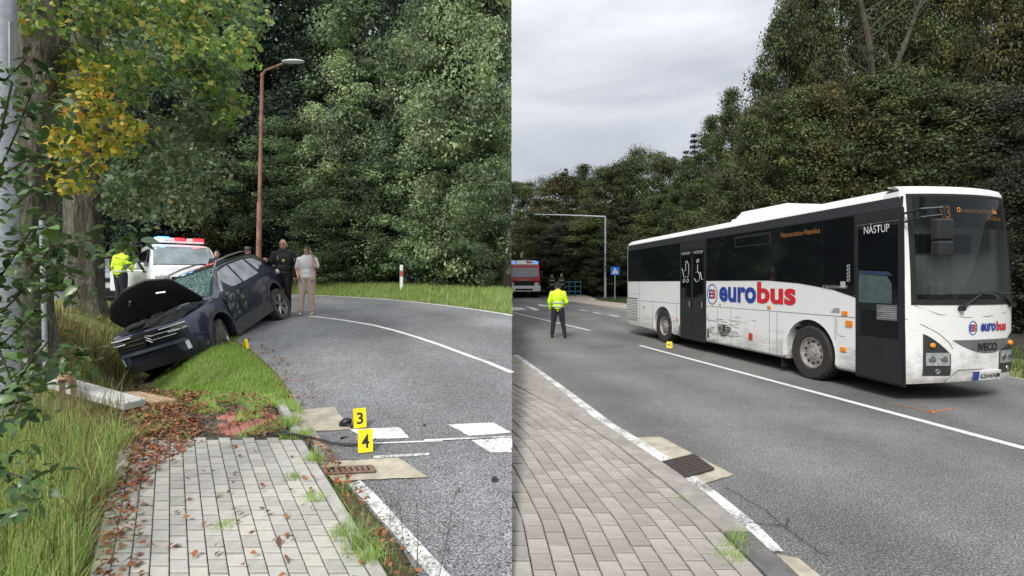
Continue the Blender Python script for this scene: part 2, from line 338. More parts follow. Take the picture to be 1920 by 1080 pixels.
def quad(name, pts, zf, off, mat, parent, nu=8, nv=8, jag=0., rng=random.Random(3)):
    (a, b, c, d) = [np.array(p, float) for p in pts]; V = []
    for i in range(nu + 1):
        for j in range(nv + 1):
            u, v = i / nu, j / nv; p = (a * (1 - u) + b * u) * (1 - v) + (d * (1 - u) + c * u) * v
            if jag and (i in (0, nu) or j in (0, nv)): p = p + np.array([rng.uniform(-jag, jag), rng.uniform(-jag, jag)])
            V.append((p[0], p[1], 0))
    V = np.array(V); V[:, 2] = zf(V[:, 1]) + off; n = nv + 1
    k = np.arange(nu * nv); s = (k // nv) * n + k % nv
    return mesh_np(name, V, np.stack([s, s + n, s + n + 1, s + 1], 1), mat, parent)
def ribbon(name, pts, w, zf, off, mat, parent):
    pts = [np.array(p, float) for p in pts]; V = []; res = []
    for i in range(len(pts) - 1):
        for k in range(6): res.append(pts[i] + (pts[i + 1] - pts[i]) * k / 6)
    res.append(pts[-1]); ww = w if hasattr(w, '__len__') else (w, w)
    for i, p in enumerate(res):
        t = res[min(i + 1, len(res) - 1)] - res[max(0, i - 1)]; t = t / np.linalg.norm(t); n = np.array([-t[1], t[0]]); h = (ww[0] + (ww[1] - ww[0]) * i / (len(res) - 1)) / 2
        for s in (-1, 1): V.append((*(p + n * h * s), 0))
    V = np.array(V); V[:, 2] = zf(V[:, 1]) + off; k = np.arange(len(res) - 1) * 2
    return mesh_np(name, V, np.stack([k, k + 1, k + 3, k + 2], 1), mat, parent)
def lin(a, b, st): return np.concatenate([np.arange(a, b, st), [b]])
def xk(Y): return -1.13 - .671 * (Y - 3.36)              # inner edge of the uphill kerb
gl = sheet('ground', np.concatenate([lin(-70, -14, 1.5), lin(-13.8, 0, .14)]), np.concatenate([lin(-6, 1.8, .6), lin(2, 14, .12), lin(14.3, 70, .8)]), hL, [GRASSG, SOIL, FLOORM],
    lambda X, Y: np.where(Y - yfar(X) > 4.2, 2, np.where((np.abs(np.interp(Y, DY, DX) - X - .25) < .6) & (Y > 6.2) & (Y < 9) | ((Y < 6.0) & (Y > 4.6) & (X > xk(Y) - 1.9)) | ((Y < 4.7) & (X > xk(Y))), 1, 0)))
gr = sheet('ground', np.concatenate([lin(0, 14, .25), lin(15, 90, 3)]), np.concatenate([lin(-6, 50, .5), lin(52, 260, 8)]), lambda X, Y: hR(X, Y) - np.where((X < xe(Y)) & (Y < 14), .06, 0), [GRASSG, FLOORM],
    lambda X, Y: np.where((X - xr(Y) > 2.4), 1, 0))
KS = -.671
# road, uphill stretch
ys = np.concatenate([lin(2, 11.9, .3), lin(12, 30, .4)])
def roadR(y):
    return 0. if y <= 12 else float(np.interp(y, [12, 15, 18.05, 20.5, 23, 26.5, 30], [0, -1.89, -4.5, -7.96, -14, -40, -60]))
road1 = strip('road', ys, xl, roadR, 12, lambda X, Y: TL(Y), AL, kind='structure')
ribbon('centre_line', [UL(*p) for p in ((960, 699), (915, 680), (870, 664), (825, 647), (780, 632), (740, 620), (700, 610), (640, 600), (580, 593))], .085, TL, .005, PAINT, road1)
fl = [(x, y - .22) for x, y in [(-.005, 12.05), (-1.0, 13.6), (-1.95, 15), (-3.3, 16.7), (-4.6, 18.05), (-6.3, 19.4), (-8, 20.45), (-11, 21.8)]]
ribbon('edge_line', fl, .11, TL, .005, PAINT, road1)
ribbon('edge_line', [UL(*p) for p in ((842, 1100), (760, 1008), (700, 940), (664, 905))], (.10, .10), TL, .005, PAINTW, road1)
for q in (((655, 806), (748, 802), (768, 822), (690, 824)), ((840, 797), (925, 793), (959.5, 812), (880, 818)), ((884, 826), (959.5, 821), (959.5, 849), (918, 849))):
    quad('crosswalk_stripe', [UL(*p) for p in q], TL, .005, PAINT, road1, 10, 8, .006)
ribbon('worn_line', [UL(*p) for p in ((700, 858), (805, 852))], .05, TL, .005, PAINTW, road1)
ribbon('worn_line', [UL(*p) for p in ((795, 827), (959, 820))], .035, TL, .009, PAINTW, road1)
ribbon('worn_line', [UL(*p) for p in ((700, 832), (830, 827))], .03, TL, .005, PAINTW, road1)
quad('gutter_slab', [UL(*p) for p in ((592, 869), (748, 860), (802, 897), (625, 904))], TL, .011, CONCY, road1, 8, 6, .008)
quad('gutter_slab', [UL(*p) for p in ((540, 772), (625, 764), (660, 806), (548, 812))], TL, .008, CONCY, road1, 8, 6, .008)
# road, downhill stretch
road2 = strip('road', np.concatenate([lin(-5, 18, .4), lin(18.4, 60, .8)]), lambda y: xe(y), lambda y: xr(y), 14, lambda X, Y: TR(Y), AR, kind='structure')
def row(a, b, n): return [(a[0] + (b[0] - a[0]) * i / n, a[1] + (b[1] - a[1]) * i / n) for i in range(n + 1)]
ribbon('centre_line', row(UR(1200, 648), UR(1925, 842), 4), .125, TR, .005, PAINT, road2)
ribbon('centre_line', row(UR(961, 586), UR(1107, 620), 4), .12, TR, .005, PAINT, road2)
ribbon('edge_line', [UR(*p) for p in ((964, 666), (1042, 722), (1142, 799), (1176, 819))], (.20, .18), TR, .006, PAINTW, road2)
ribbon('edge_line', [UR(*p) for p in ((1174, 819), (1240, 860), (1327, 925), (1402, 986), (1452, 1037))], (.18, .13), TR, .012, PAINTW, road2)
quad('drain_slab', [UR(*p) for p in ((1188, 822), (1240, 820), (1375, 892), (1284, 918))], TR, .008, CONCY, road2, 8, 8, .01)
for a, b in (((1085, 581), (1100, 583)), ((1112, 585.5), (1127, 588)), ((1143, 591), (1160, 594))): ribbon('dash_line', row(UR(*a), UR(*b), 2), .16, TR, .005, PAINT, road2)
for q in (((961, 576), (980, 577), (986, 581), (961, 582)), ((984, 574), (1005, 578), (1012, 582), (1000, 582)), ((1008, 570), (1028, 573), (1024, 575), (1012, 574))): quad('crosswalk_stripe', [UR(*p) for p in q], TR, .005, PAINT, road2, 6, 4, .02)
ORANGE = pm('orange_spray', (.62, .17, .03), .8, var=.3, scale=40)
ribbon('spray_mark', [UR(*p) for p in ((1677, 757), (1712, 765), (1746, 774), (1790, 766))], .018, TR, .006, ORANGE, road2)
ribbon('spray_mark', [UR(*p) for p in ((1746, 770), (1752, 775))], .03, TR, .009, ORANGE, road2)
CRACK = pm('crack', (.03, .03, .028), .95, var=.3)
rng = random.Random(5)
def crack(pts, zf, road, uf):
    w = [uf(*p) for p in pts]; o = []
    for a, b in zip(w[:-1], w[1:]):
        for k in range(6): o.append((a[0] + (b[0] - a[0]) * k / 6 + rng.uniform(-.012, .012), a[1] + (b[1] - a[1]) * k / 6 + rng.uniform(-.02, .02)))
    ribbon('crack', o + [w[-1]], .007, zf, .0135, CRACK, road)
crack([(1400, 985), (1450, 985), (1475, 992), (1510, 1020), (1550, 1045)], TR, road2, UR); crack([(1360, 915), (1440, 962), (1475, 992), (1482, 975)], TR, road2, UR); crack([(1310, 906), (1300, 918)], TR, road2, UR)
# masonry face closing the step between the two stretches
mb = MB()
for a, b in zip(lin(2.5, 11.5, 1), lin(3.5, 12.5, 1)):
    za, zb = float(TL(a)) - .05, float(TL(b)) - .05
    mb.prism([(-.24, a, -.4), (-.012, a, -.4), (-.012, b, -.4), (-.24, b, -.4)], [(-.24, a, za), (-.012, a, za), (-.012, b, zb), (-.24, b, zb)])
w_ = mb.build('retaining_wall', CONC); tag(w_, 'low concrete retaining wall carrying the edge of the uphill road', 'wall')
# ---------------------------------------------------------------- pavement, uphill side
pv = strip('pavement', lin(2.3, 5.75, .15), lambda y: xk(y) - 1.75, lambda y: xk(y) + .015, 8, lambda X, Y: TL(Y) + .036, JOINT, kind='structure')
BW, BH, GAP = .113, .118, .010
def paver_mesh(w, h, sh, tilt, th, mat, bev=.005):
    mb = MB(); lo = []; hi = []
    for (a, b) in ((0, 0), (1, 0), (1, 1), (0, 1)):
        lo.append((a * w + b * h * sh, b * h, b * h * tilt - th))
    g = bev
    hi0 = [(a * w + b * h * sh, b * h, b * h * tilt - g * .8) for a, b in ((0, 0), (1, 0), (1, 1), (0, 1))]
    fu, fv = g / w, g / h
    hi1 = [(a * w + b * h * sh, b * h, b * h * tilt) for a, b in ((fu, fv), (1 - fu, fv), (1 - fu, 1 - fv), (fu, 1 - fv))]
    n = 4; vs = lo + hi0 + hi1; fs = [(8, 9, 10, 11)]
    for k in range(4):
        j = (k + 1) % 4; fs += [(k, j, 4 + j, 4 + k), (4 + k, 4 + j, 8 + j, 8 + k)]
    me = bpy.data.meshes.new('paver'); me.from_pydata(vs, [], fs); me.materials.append(mat); return me
pms = [paver_mesh(BW - .007, BH - .017, KS, .105, .05, m) for m in (PAV, PAVB, PAVC)]
def paver(me, x, y, z, par, name='paver', rz=0):
    o = bpy.data.objects.new(name, me); COL.objects.link(o); o.parent = par; o.location = (x, y, z); o.rotation_euler = (rng.uniform(-.012, .012), rng.uniform(-.012, .012), rz); return o
for c in range(14):
    for r in range(18):
        y = 2.72 + r * BH + (BH / 2 if c % 2 else 0)
        if y > 4.72: continue
        paver(rng.choice(pms), float(xk(y)) - (c + 1) * BW, y, float(TL(y)) + .06 + rng.uniform(-.002, .002), pv)
rms = paver_mesh(.10, .095, KS, .105, .05, PAVR)
for c in range(6):
    for r in range(6):
        if rng.random() < .10: continue
        y = 4.86 + r * .1
        paver(rms, float(xk(y)) - .02 - (c + 1) * .105, y, float(TL(y)) + .052 + rng.uniform(-.003, .003), pv, 'red_paver')
km = paver_mesh(.095, .46, KS, .105, .13, CONC, .012)
for k, y in enumerate((2.35, 2.825, 3.3, 3.775, 4.25)): paver(km, float(xk(y)) + .004, y, float(TL(y)) + .066, pv, 'kerb_stone')
for k, y in enumerate((4.76, 5.25)): paver(km, float(xk(y)) + .07, y, float(TL(y)) + (.03 if k == 0 else .06), pv, 'kerb_stone')
gs = paver_mesh(.11, .30, KS, .105, .05, CONCY, .008)
for y in (4.62, 4.94, 5.26): paver(gs, float(xk(y)) + .20, y, float(TL(y)) + .014, pv, 'gutter_stone')
# ---------------------------------------------------------------- pavement, downhill side
def xk2(Y): return np.interp(Y, [2, 2.9, 3.73, 4.24, 5.42, 6.9, 8.68, 12], [1.55, 1.51, 1.455, 1.365, 1.13, .70, .03, -1.2])
pv2 = strip('pavement', lin(2.2, 12.4, .3), lambda y: min(-.05, float(xk2(y))), lambda y: xk2(y) + .02, 4, lambda X, Y: X * 0 + .036, JOINT, kind='structure')
B2W, B2H = .137, .19
pcache = {}
def p2(y):
    k = round(y, 3)
    if k not in pcache: pcache[k] = [paver_mesh(B2W - .009, B2H - .018, float(xk2(y + B2H) - xk2(y)) / B2H, 0, .05, m) for m in (PAVP, PAVP2, PAVP3)]
    return rng.choice(pcache[k])
for r in range(60):
    for c in range(13):
        y = 2.62 + r * B2H + (B2H / 2 if c % 2 else 0)
        x = float(xk2(y)) - (c + 1) * B2W
        if x < -.14 or y > 11.4: continue
        if r * 13 + c < 0: continue
        paver(p2(y), x, y, .06 + rng.uniform(-.003, .003), pv2)
k2 = MB()
def kerb2(ya, yb, mat, top=.075):
    mb = MB(); lo = []; hi = []
    for y, f in ((ya, xk2), (ya, xe), (yb, xe), (yb, xk2)):
        x = float(f(y)) + (.008 if f is xk2 else -.004); lo.append((x, y, -.1)); hi.append((x, y, top))
    mb.prism(lo, hi); mb.build('kerb_stone', mat, pv2, bevel=.012)
yy = [2.45, 2.95, 3.55, 4.15, 4.75, 5.35, 5.95, 6.6, 7.3, 8.0, 8.8, 9.6, 10.4, 11.3, 12.2]
DKERB = pm('kerb_dark', (.13, .125, .125), .85, var=.2, bump=.4)
for a, b in zip(yy[:-1], yy[1:]): kerb2(a + .004, b - .004, DKERB if b < 3.6 else PAVP2, .07)
mb = MB(); mb.prism([(1.79, 2.3, -.05), (1.98, 2.3, -.05), (1.86, 3.3, -.05), (1.74, 3.35, -.05)], [(1.79, 2.3, .016), (1.98, 2.3, .016), (1.86, 3.3, .016), (1.74, 3.35, .016)])
mb.build('gutter_slab', CONCY, pv2, bevel=.006)
# pavement beyond the bus
PINK = pm('paving_pink', (.38, .32, .27), .9, var=.2, scale=4, bump=.5)
pv3 = strip('pavement', lin(26, 46, .5), lambda y: xr(y) + .15, lambda y: xr(y) + (2.6 if y > 29 else 2.0), 4, lambda X, Y: TR(Y) + .12, PINK, kind='structure')
pts = [(float(xr(y)), y) for y in lin(26, 46, 1.0)]
for (a, b) in zip(pts[:-1], pts[1:]):
    d = Vector((b[0] - a[0], b[1] - a[1])).normalized(); n = Vector((d.y, -d.x)) * .16; za, zb = float(TR(a[1])), float(TR(b[1])); g = d * .006
    lo = [(a[0] + g.x, a[1] + g.y, za - .05), (b[0] - g.x, b[1] - g.y, zb - .05), (b[0] + n.x - g.x, b[1] + n.y - g.y, zb - .05), (a[0] + n.x + g.x, a[1] + n.y + g.y, za - .05)]
    MB().prism(lo, [(p[0], p[1], z + .135) for p, z in zip(lo, (za, zb, zb, za))]).build('kerb_stone', CONC, pv3)
mb = MB()                                              # concrete edging along the right verge
for a, b in zip(lin(6, 24, 1), lin(7, 25, 1)):
    xa, xb = float(xr(a)), float(xr(b)); MB().prism([(xa, a + .01, -.05), (xa + .1, a + .01, -.05), (xb + .1, b - .01, float(TR(b)) - .05), (xb, b - .01, float(TR(b)) - .05)], [(xa, a + .01, .03), (xa + .1, a + .01, .03), (xb + .1, b - .01, float(TR(b)) + .03), (xb, b - .01, float(TR(b)) + .03)]).build('kerb_stone', CONC, road2)
# drain grates
def grate(label, c, zf, off, mat, nb):
    c = [np.array(p) for p in c]; z = lambda p, o: (p[0], p[1], float(zf(p[1])) + o)
    t = thing('drain_grate', label, 'drain grate', z(sum(c) / 4, off))
    m = MB(); m.prism([z(p, off - .004) for p in c], [z(p, off) for p in c]); m.build('pit', MBLACK, t, world=True)
    for i in range(nb):
        u = (i + .5) / nb; h = .28 / nb
        a0, a1 = c[0] + (c[3] - c[0]) * (u - h), c[0] + (c[3] - c[0]) * (u + h); b0, b1 = c[1] + (c[2] - c[1]) * (u - h), c[1] + (c[2] - c[1]) * (u + h)
        m = MB(); q = [a0, b0, b1, a1]; m.prism([z(p, off + .001) for p in q], [z(p, off + .02) for p in q]); m.build('bar', mat, t, world=True)
    m = MB()
    for p, q in ((c[0], c[1]), (c[1], c[2]), (c[2], c[3]), (c[3], c[0])): m.tube([z(p, off + .008), z(q, off + .008)], .009, 6)
    m.build('frame', mat, t, world=True)
IRON = pm('rusty_iron', (.065, .05, .046), .75, var=.3, scale=30, bump=.5); IRON2 = pm('rusted_brown', (.19, .125, .095), .85, var=.3, scale=30, bump=.5)
grate('rusty iron drain grate in pale slab beside the beige pavement', [UR(*p) for p in ((1236, 873), (1301, 857), (1338, 884), (1273, 902))], TR, .02, IRON, 9)
grate('narrow brown drain grate in sandy slab near marker number four', [UL(*p) for p in ((600, 884), (607, 894), (704, 889), (697, 879))], TL, .017, IRON2, 9)
# ---------------------------------------------------------------- wheels
def wheel(par, c, r, w, axis, spoke=5, rimr=.66, steer=0, rimmat=None, name='wheel', dirt=None):
    """axis: +1/-1 outward along local y (cars) as a Matrix taking +Z to outward."""
    e = bpy.data.objects.new(name, None); COL.objects.link(e); e.parent = par; e.empty_display_size = .1
    e.matrix_basis = Matrix.Translation(c) @ Matrix.Rotation(steer, 4, 'Z') @ axis
    h = w / 2; rr = r * rimr
    m = MB(); m.lathe([(rr * .96, -h * .9), (r * .93, -h), (r * .985, -h * .8), (r, -h * .5), (r, h * .5), (r * .985, h * .8), (r * .93, h), (rr * 1.03, h * .92), (rr * .96, h * .8)], n=36, closed=True)
    for k in range(36):                                # tread blocks
        a = 2 * math.pi * k / 36
        for s in (-1, 1):
            M = Matrix.Rotation(a + s * .04, 4, 'Z') @ Matrix.Translation((r * .998, 0, s * h * .42)); m.box((0, 0, 0), (r * .02, r * .1, h * .6), mat=M)
    m.build('tyre', dirt or RUBBER, e, smooth=True)
    m = MB(); rm = rimmat or ALU
    m.lathe([(rr * .97, -h * .7), (rr * .97, h * .78), (rr * .9, h * .8), (rr * .87, h * .55), (rr * .87, -h * .6)], n=36, closed=True)
    if spoke:
        for k in range(spoke):
            for s in (-.17, .17):
                a = 2 * math.pi * k / spoke
                p0 = Vector((rr * .16 * math.cos(a), rr * .16 * math.sin(a), h * .5)); p1 = Vector((rr * .9 * math.cos(a + s), rr * .9 * math.sin(a + s), h * .66))
                m.tube([p0, p1], [rr * .09, rr * .065], 5)
        m.lathe([(.001, h * .62), (rr * .2, h * .58), (rr * .22, h * .4), (.001, h * .4)], n=16)
    else:                                              # steel disc with hand holes and a hub (bus)
        m.lathe([(rr * .9, h * .5), (rr * .72, h * .34), (rr * .5, h * .62), (rr * .3, h * .66), (rr * .28, h * .84), (.001, h * .86)], n=36)
    m.build('rim', rm, e, smooth=True)
    if not spoke:
        for k in range(10):
            a = 2 * math.pi * k / 10
            mm = MB(); mm.lathe([(.001, 0), (rr * .085, 0), (rr * .085, .01)], Matrix.Translation((rr * .66 * math.cos(a), rr * .66 * math.sin(a), h * .47)), 10); mm.build('hand_hole', MBLACK, e)
            mm = MB(); mm.lathe([(.001, .03), (rr * .04, .03), (rr * .04, 0)], Matrix.Translation((rr * .42 * math.cos(a + .3), rr * .42 * math.sin(a + .3), h * .62)), 6); mm.build('wheel_nut', CHROME, e)
    else:
        mm = MB(); mm.lathe([(.001, h * .25), (rr * .86, h * .25)], n=24); mm.build('brake_disc', MBLACK, e)
    return e
# ---------------------------------------------------------------- bus (local x across from the door side, y back from the front, z up)
BUS_W, BUS_L, BUS_H = 2.25, 10.75, 3.28
bus = thing('bus', 'white single deck coach with a red and blue name on its side and black windows', 'bus', (5.86, 7.55, 0), (0, 0, math.atan2(.168, .986)))
def grimy():
    m, t, b, L = nodes('bus_white'); tc = N(t, 'ShaderNodeTexCoord'); sp = N(t, 'ShaderNodeSeparateXYZ'); L(tc.outputs['Object'], sp.inputs[0])
    mp = N(t, 'ShaderNodeMapping'); mp.inputs['Scale'].default_value = (1, .35, 1.6); L(tc.outputs['Object'], mp.inputs[0])
    n = N(t, 'ShaderNodeTexNoise'); n.inputs['Scale'].default_value = 5; n.inputs['Detail'].default_value = 8; n.inputs['Roughness'].default_value = .65; L(mp.outputs[0], n.inputs['Vector'])
    h = N(t, 'ShaderNodeMapRange'); h.inputs['From Min'].default_value = 1.1; h.inputs['From Max'].default_value = .25; h.inputs['To Min'].default_value = 0; h.inputs['To Max'].default_value = .36; L(sp.outputs[2], h.inputs[0])
    a = N(t, 'ShaderNodeMath', operation='ADD'); L(n.outputs[0], a.inputs[0]); L(h.outputs[0], a.inputs[1])
    r = N(t, 'ShaderNodeValToRGB'); e = r.color_ramp.elements; e[0].position = .62; e[0].color = (.76, .76, .755, 1); e[1].position = 1.0; e[1].color = (.36, .34, .31, 1); L(a.outputs[0], r.inputs[0]); L(r.outputs[0], b.inputs['Base Color'])
    b.inputs['Roughness'].default_value = .34; b.inputs['Coat Weight'].default_value = .25
    return m
BUSW = grimy(); BUSG = pm('bus_grey_band', (.035, .036, .042), .35, var=.1)
def sfront(a, z):                                      # front skin: a 0..1 across, returns y
    p = -.20 * (1 - (2 * a - 1) ** 2) + .17 * a + .11 * max(0, (a - .84) / .16) ** 2 + .02 * max(0, (.08 - a) / .08) ** 2
    return p + .10 * max(0, (z - 1.45) / 1.8) ** 1.6 + .05 * max(0, (.55 - z) / .3) ** 2
def qf(a, z): return a * BUS_W - .07 * max(0, (z - 1.5) / 1.7) ** 2 * max(0, 2 * a - 1)
zs_side = [.30, .34, .9, 1.5, 2.2, 2.93, 3.10, 3.18, 3.245, 3.27, 3.28]
qs_in = [.03, 0, 0, 0, 0, 0, .012, .05, .14, .35, 1.125]
def rear_bot(s): return .30 + max(0, s - 8.5) * .035
secs = []
ring = [(qs_in[i], zs_side[i]) for i in range(len(qs_in))]
full = ring + [(BUS_W - q, z) for q, z in reversed(ring[:-1])]
def ringat(s, shr=0): return [(q + (shr if q < BUS_W / 2 else -shr), s, (max(z, rear_bot(s)) if z < 1 else z - shr * .6 * (z > 3))) for q, z in full]
m = MB(); st = [.42, 2, 5, 8.5, 10.45, 10.62, 10.72, 10.75]; sh = [0, 0, 0, 0, 0, .02, .07, .14]
rings = [ringat(s, h) for s, h in zip(st, sh)]; n = len(full)
m.add([p for r in rings for p in r], [(i * n + k, i * n + (k + 1) % n, (i + 1) * n + (k + 1) % n, (i + 1) * n + k) for i in range(len(rings) - 1) for k in range(n)] + [tuple((len(rings) - 1) * n + k for k in range(n)), tuple(range(n - 1, -1, -1))])
shell = m.build('body', BUSW, bus, smooth=True, angle=30)
cx_ = MB(); AX = Matrix.Rotation(R(-90), 4, 'Y')        # +Z -> -X (outward on the door side)
WF, WR, WRAD = 1.94, 7.85, .50
for s, rr_ in ((WF, .63), (WR, .60)):
    for q in (0, BUS_W):
        pr_ = [(s - rr_, -.2)] + [(s - rr_ * math.cos(a), .49 + rr_ * math.sin(a)) for a in np.linspace(0, math.pi, 25)] + [(s + rr_, -.2)]
        cx_.prism([(q - .45, a, b) for a, b in pr_], [(q + .45, a, b) for a, b in pr_])
cut(shell, cx_)
for s, rr_ in ((WF, .625), (WR, .595)):                # wheel housings and arch lips
    for q, sg in ((0, 1), (BUS_W, -1)):
        m = MB(); m.box((q + sg * .62, s, .75), (.06, 1.3, .95)); m.build('wheel_housing', MBLACK, bus)
        m = MB(); P = []
        for k in range(17):
            a = math.pi * (k / 16) * 1.12 - .19; P.append([(q - sg * .012, s - math.cos(a) * (rr_ + dr), .49 + math.sin(a) * (rr_ + dr)) for dr in (0, .075)] )
        m.grid(P)
        P2 = [[p[0], (p[0][0] + sg * .05, p[0][1], p[0][2])] for p in P]; m.grid(P2); m.build('arch_lip', WHITE, bus, smooth=True)
    wheel(bus, (.16, s, WRAD), WRAD, .30, AX, 0, .60, name='wheel', rimmat=pm('bus_rim', (.50, .47, .44), .42, .6, var=.25, scale=20))
    wheel(bus, (BUS_W - .16, s, WRAD), WRAD, .30, Matrix.Rotation(R(90), 4, 'Y'), 0, .60)
def side(pts, name, mat, off=.006, parent=None, th=.012, smooth=False):   # slab standing proud of the door side; pts (s, z)
    def q(z): return float(np.interp(z, zs_side, qs_in)) if z > 2.9 else 0.
    m = MB(); n = len(pts)
    # split in z so that the slab follows the slightly curved wall
    z0, z1 = min(p[1] for p in pts), max(p[1] for p in pts)
    m.prism([(q(z) + th - off, s, z) for s, z in pts], [(q(z) - off, s, z) for s, z in pts])
    return m.build(name, mat, parent or bus)
def rect(s0, s1, z0, z1): return [(s0, z0), (s0, z1), (s1, z1), (s1, z0)]
side([(.06, 2.93), (.06, 3.10), (10.5, 3.10), (10.5, 2.9)], 'cornice_band', BUSG, .010)
WB, WT = 1.86, 2.91
for s0, s1 in ((8.66, 10.48), (6.80, 8.64), (4.30, 5.44), (2.92, 4.28), (1.62, 2.90)):
    if s1 < 2.95: side([(1.62, 1.735), (1.62, WT), (2.90, WT), (2.90, 1.85), (2.18, 1.80)], 'window', DGLASS, .014)
    else: side(rect(s0, s1, WB, WT), 'window', DGLASS, .014)
side([(.93, 1.6), (.93, WT), (1.60, WT), (1.60, 1.733), (1.4, 1.70)], 'window', DGLASS, .014)
side([(.90, 1.55), (.90, 2.93), (10.52, 2.93), (10.52, 1.845), (3.1, 1.845), (2.18, 1.785), (1.4, 1.68)], 'window_surround', MBLACK, .005)
hop = side(rect(2.98, 4.22, 2.60, 2.86), 'hopper_window', BLACK, .022); side(rect(3.03, 4.17, 2.64, 2.80), 'pane', DGLASS, .03, hop)
# rear double door
side(rect(5.46, 6.79, .26, 2.76), 'door_frame', MBLACK, .012)
for s0, s1 in ((5.50, 6.11), (6.13, 6.75)):
    d_ = side(rect(s0, s1, .29, 2.72), 'door', BLACK, .02); side(rect(s0 + .05, s1 - .05, 1.0, 2.66), 'pane', DGLASS, .026, d_)
    m = MB(); m.tube([(-.05, s0 + .08, 1.15), (-.05, s0 + .08, 1.3)], .012, 6); m.build('handle', ALU, d_)
LETT = pm('lettering_white', (.6, .6, .61), .6, var=0); BLUE = pm('logo_blue', (.02, .05, .28), .5, var=.05); RED = pm('logo_red', (.55, .02, .03), .5, var=.05)
def SM(s, z, off=.03): return Matrix(((0, 0, -1, -off), (-1, 0, 0, s), (0, 1, 0, z), (0, 0, 0, 1)))
def line3(par, pts, rad, mat, name, off=.03): m = MB(); m.tube([(-off, s, z) for s, z in pts], rad, 5); return m.build(name, mat, par)
PICT = pm('pictogram_white', (.42, .42, .43), .6, var=0)
# pictograms on the rear door: pram and wheelchair
P = 6.44; line3(bus, [(P + .22, 2.2), (P + .16, 2.12), (P + .1, 1.95), (P - .12, 1.95), (P - .17, 2.1), (P - .15, 2.3), (P - .05, 2.4), (P, 2.38), (P, 2.13), (P + .12, 2.13)], .008, PICT, 'pram_pictogram')
for dx in (-.1, .1): line3(bus, [(P + dx + .05 * math.cos(a), 1.85 + .05 * math.sin(a)) for a in np.linspace(0, 6.283, 13)], .008, PICT, 'pram_pictogram')
P = 5.80; line3(bus, [(P + .02, 2.28), (P + .03, 2.08), (P - .12, 2.06), (P - .17, 1.88), (P - .24, 1.88)], .010, PICT, 'wheelchair_pictogram')
line3(bus, [(P + .05 + .13 * math.cos(a), 1.95 + .13 * math.sin(a)) for a in np.linspace(1.0, 6.0, 18)], .009, PICT, 'wheelchair_pictogram'); line3(bus, [(P + .02 + .045 * math.cos(a), 2.37 + .045 * math.sin(a)) for a in np.linspace(0, 6.283, 13)], .010, PICT, 'wheelchair_pictogram')
textm('VÝSTUP', .09, LETT, bus, SM(6.44, 2.56), width=.46); textm('VÝSTUP', .09, LETT, bus, SM(5.80, 2.56), width=.46)
# front door
side([(.01, .24), (.04, 2.93), (.90, 2.93), (.90, .26)], 'door_surround', MBLACK, .008)
fdoor = side([(.05, .27), (.07, 2.80), (.88, 2.80), (.88, .29)], 'front_door', BLACK, .018)
side([(.12, .95), (.12, 2.68), (.83, 2.68), (.83, .95)], 'pane', DGLASS, .024, fdoor)
SEATB = pm('seat_teal', (.055, .085, .085), .8, var=.15); SEATE = pm('seat_blue', (.015, .035, .08), .7)
side([(.22, 1.48), (.22, 1.78), (.30, 1.90), (.80, 1.94), (.82, 1.90), (.82, 1.48)], 'screen_panel', SEATB, .026, fdoor); side([(.20, 1.90), (.28, 1.97), (.82, 2.0), (.82, 1.945), (.30, 1.91)], 'screen_rim', SEATE, .027, fdoor)
nt_ = side(rect(.13, .48, 1.22, 1.46), 'notice', pm('notice_grey', (.12, .12, .125), .6, var=.2), .027, fdoor)
for k in range(6): side(rect(.15, .46 - .05 * (k % 3), 1.25 + k * .034, 1.262 + k * .034), 'notice_line', pm('print_grey', (.33, .33, .34), .6), .030, nt_)
textm('NÁSTUP', .155, LETT, bus, SM(.48, 2.585, .034), width=.46, bold=.004)
line3(fdoor, [(.10, 2.74), (.86, 2.74)], .007, ALU, 'door_rail', .026)
for k in range(5): line3(bus, [(1.03 + .030 * math.cos(a), 1.84 + .06 * k + .022 * math.sin(a)) for a in np.linspace(0, 6.283, 9)], .005, pm('pict_grey', (.4, .4, .4), .6), 'pictogram', .02)
side(rect(1.10, 1.2, 1.72, 1.82), 'pictogram', pm('pict_grey', (.4, .4, .4), .6), .018)
textm('CROSSWAY', .05, pm('pict_grey', (.4, .4, .4), .6), bus, SM(1.32, 1.70, .02), width=.55)
LED = pm('led_amber', (.5, .2, .03), .5, emit=(1, .38, .05, .16)); textm('Nemocnica-Haniska', .10, pm('led_dim', (.3, .12, .04), .5, emit=(1, .35, .08, .015)), bus, SM(2.17, 2.70, .018), width=1.02)
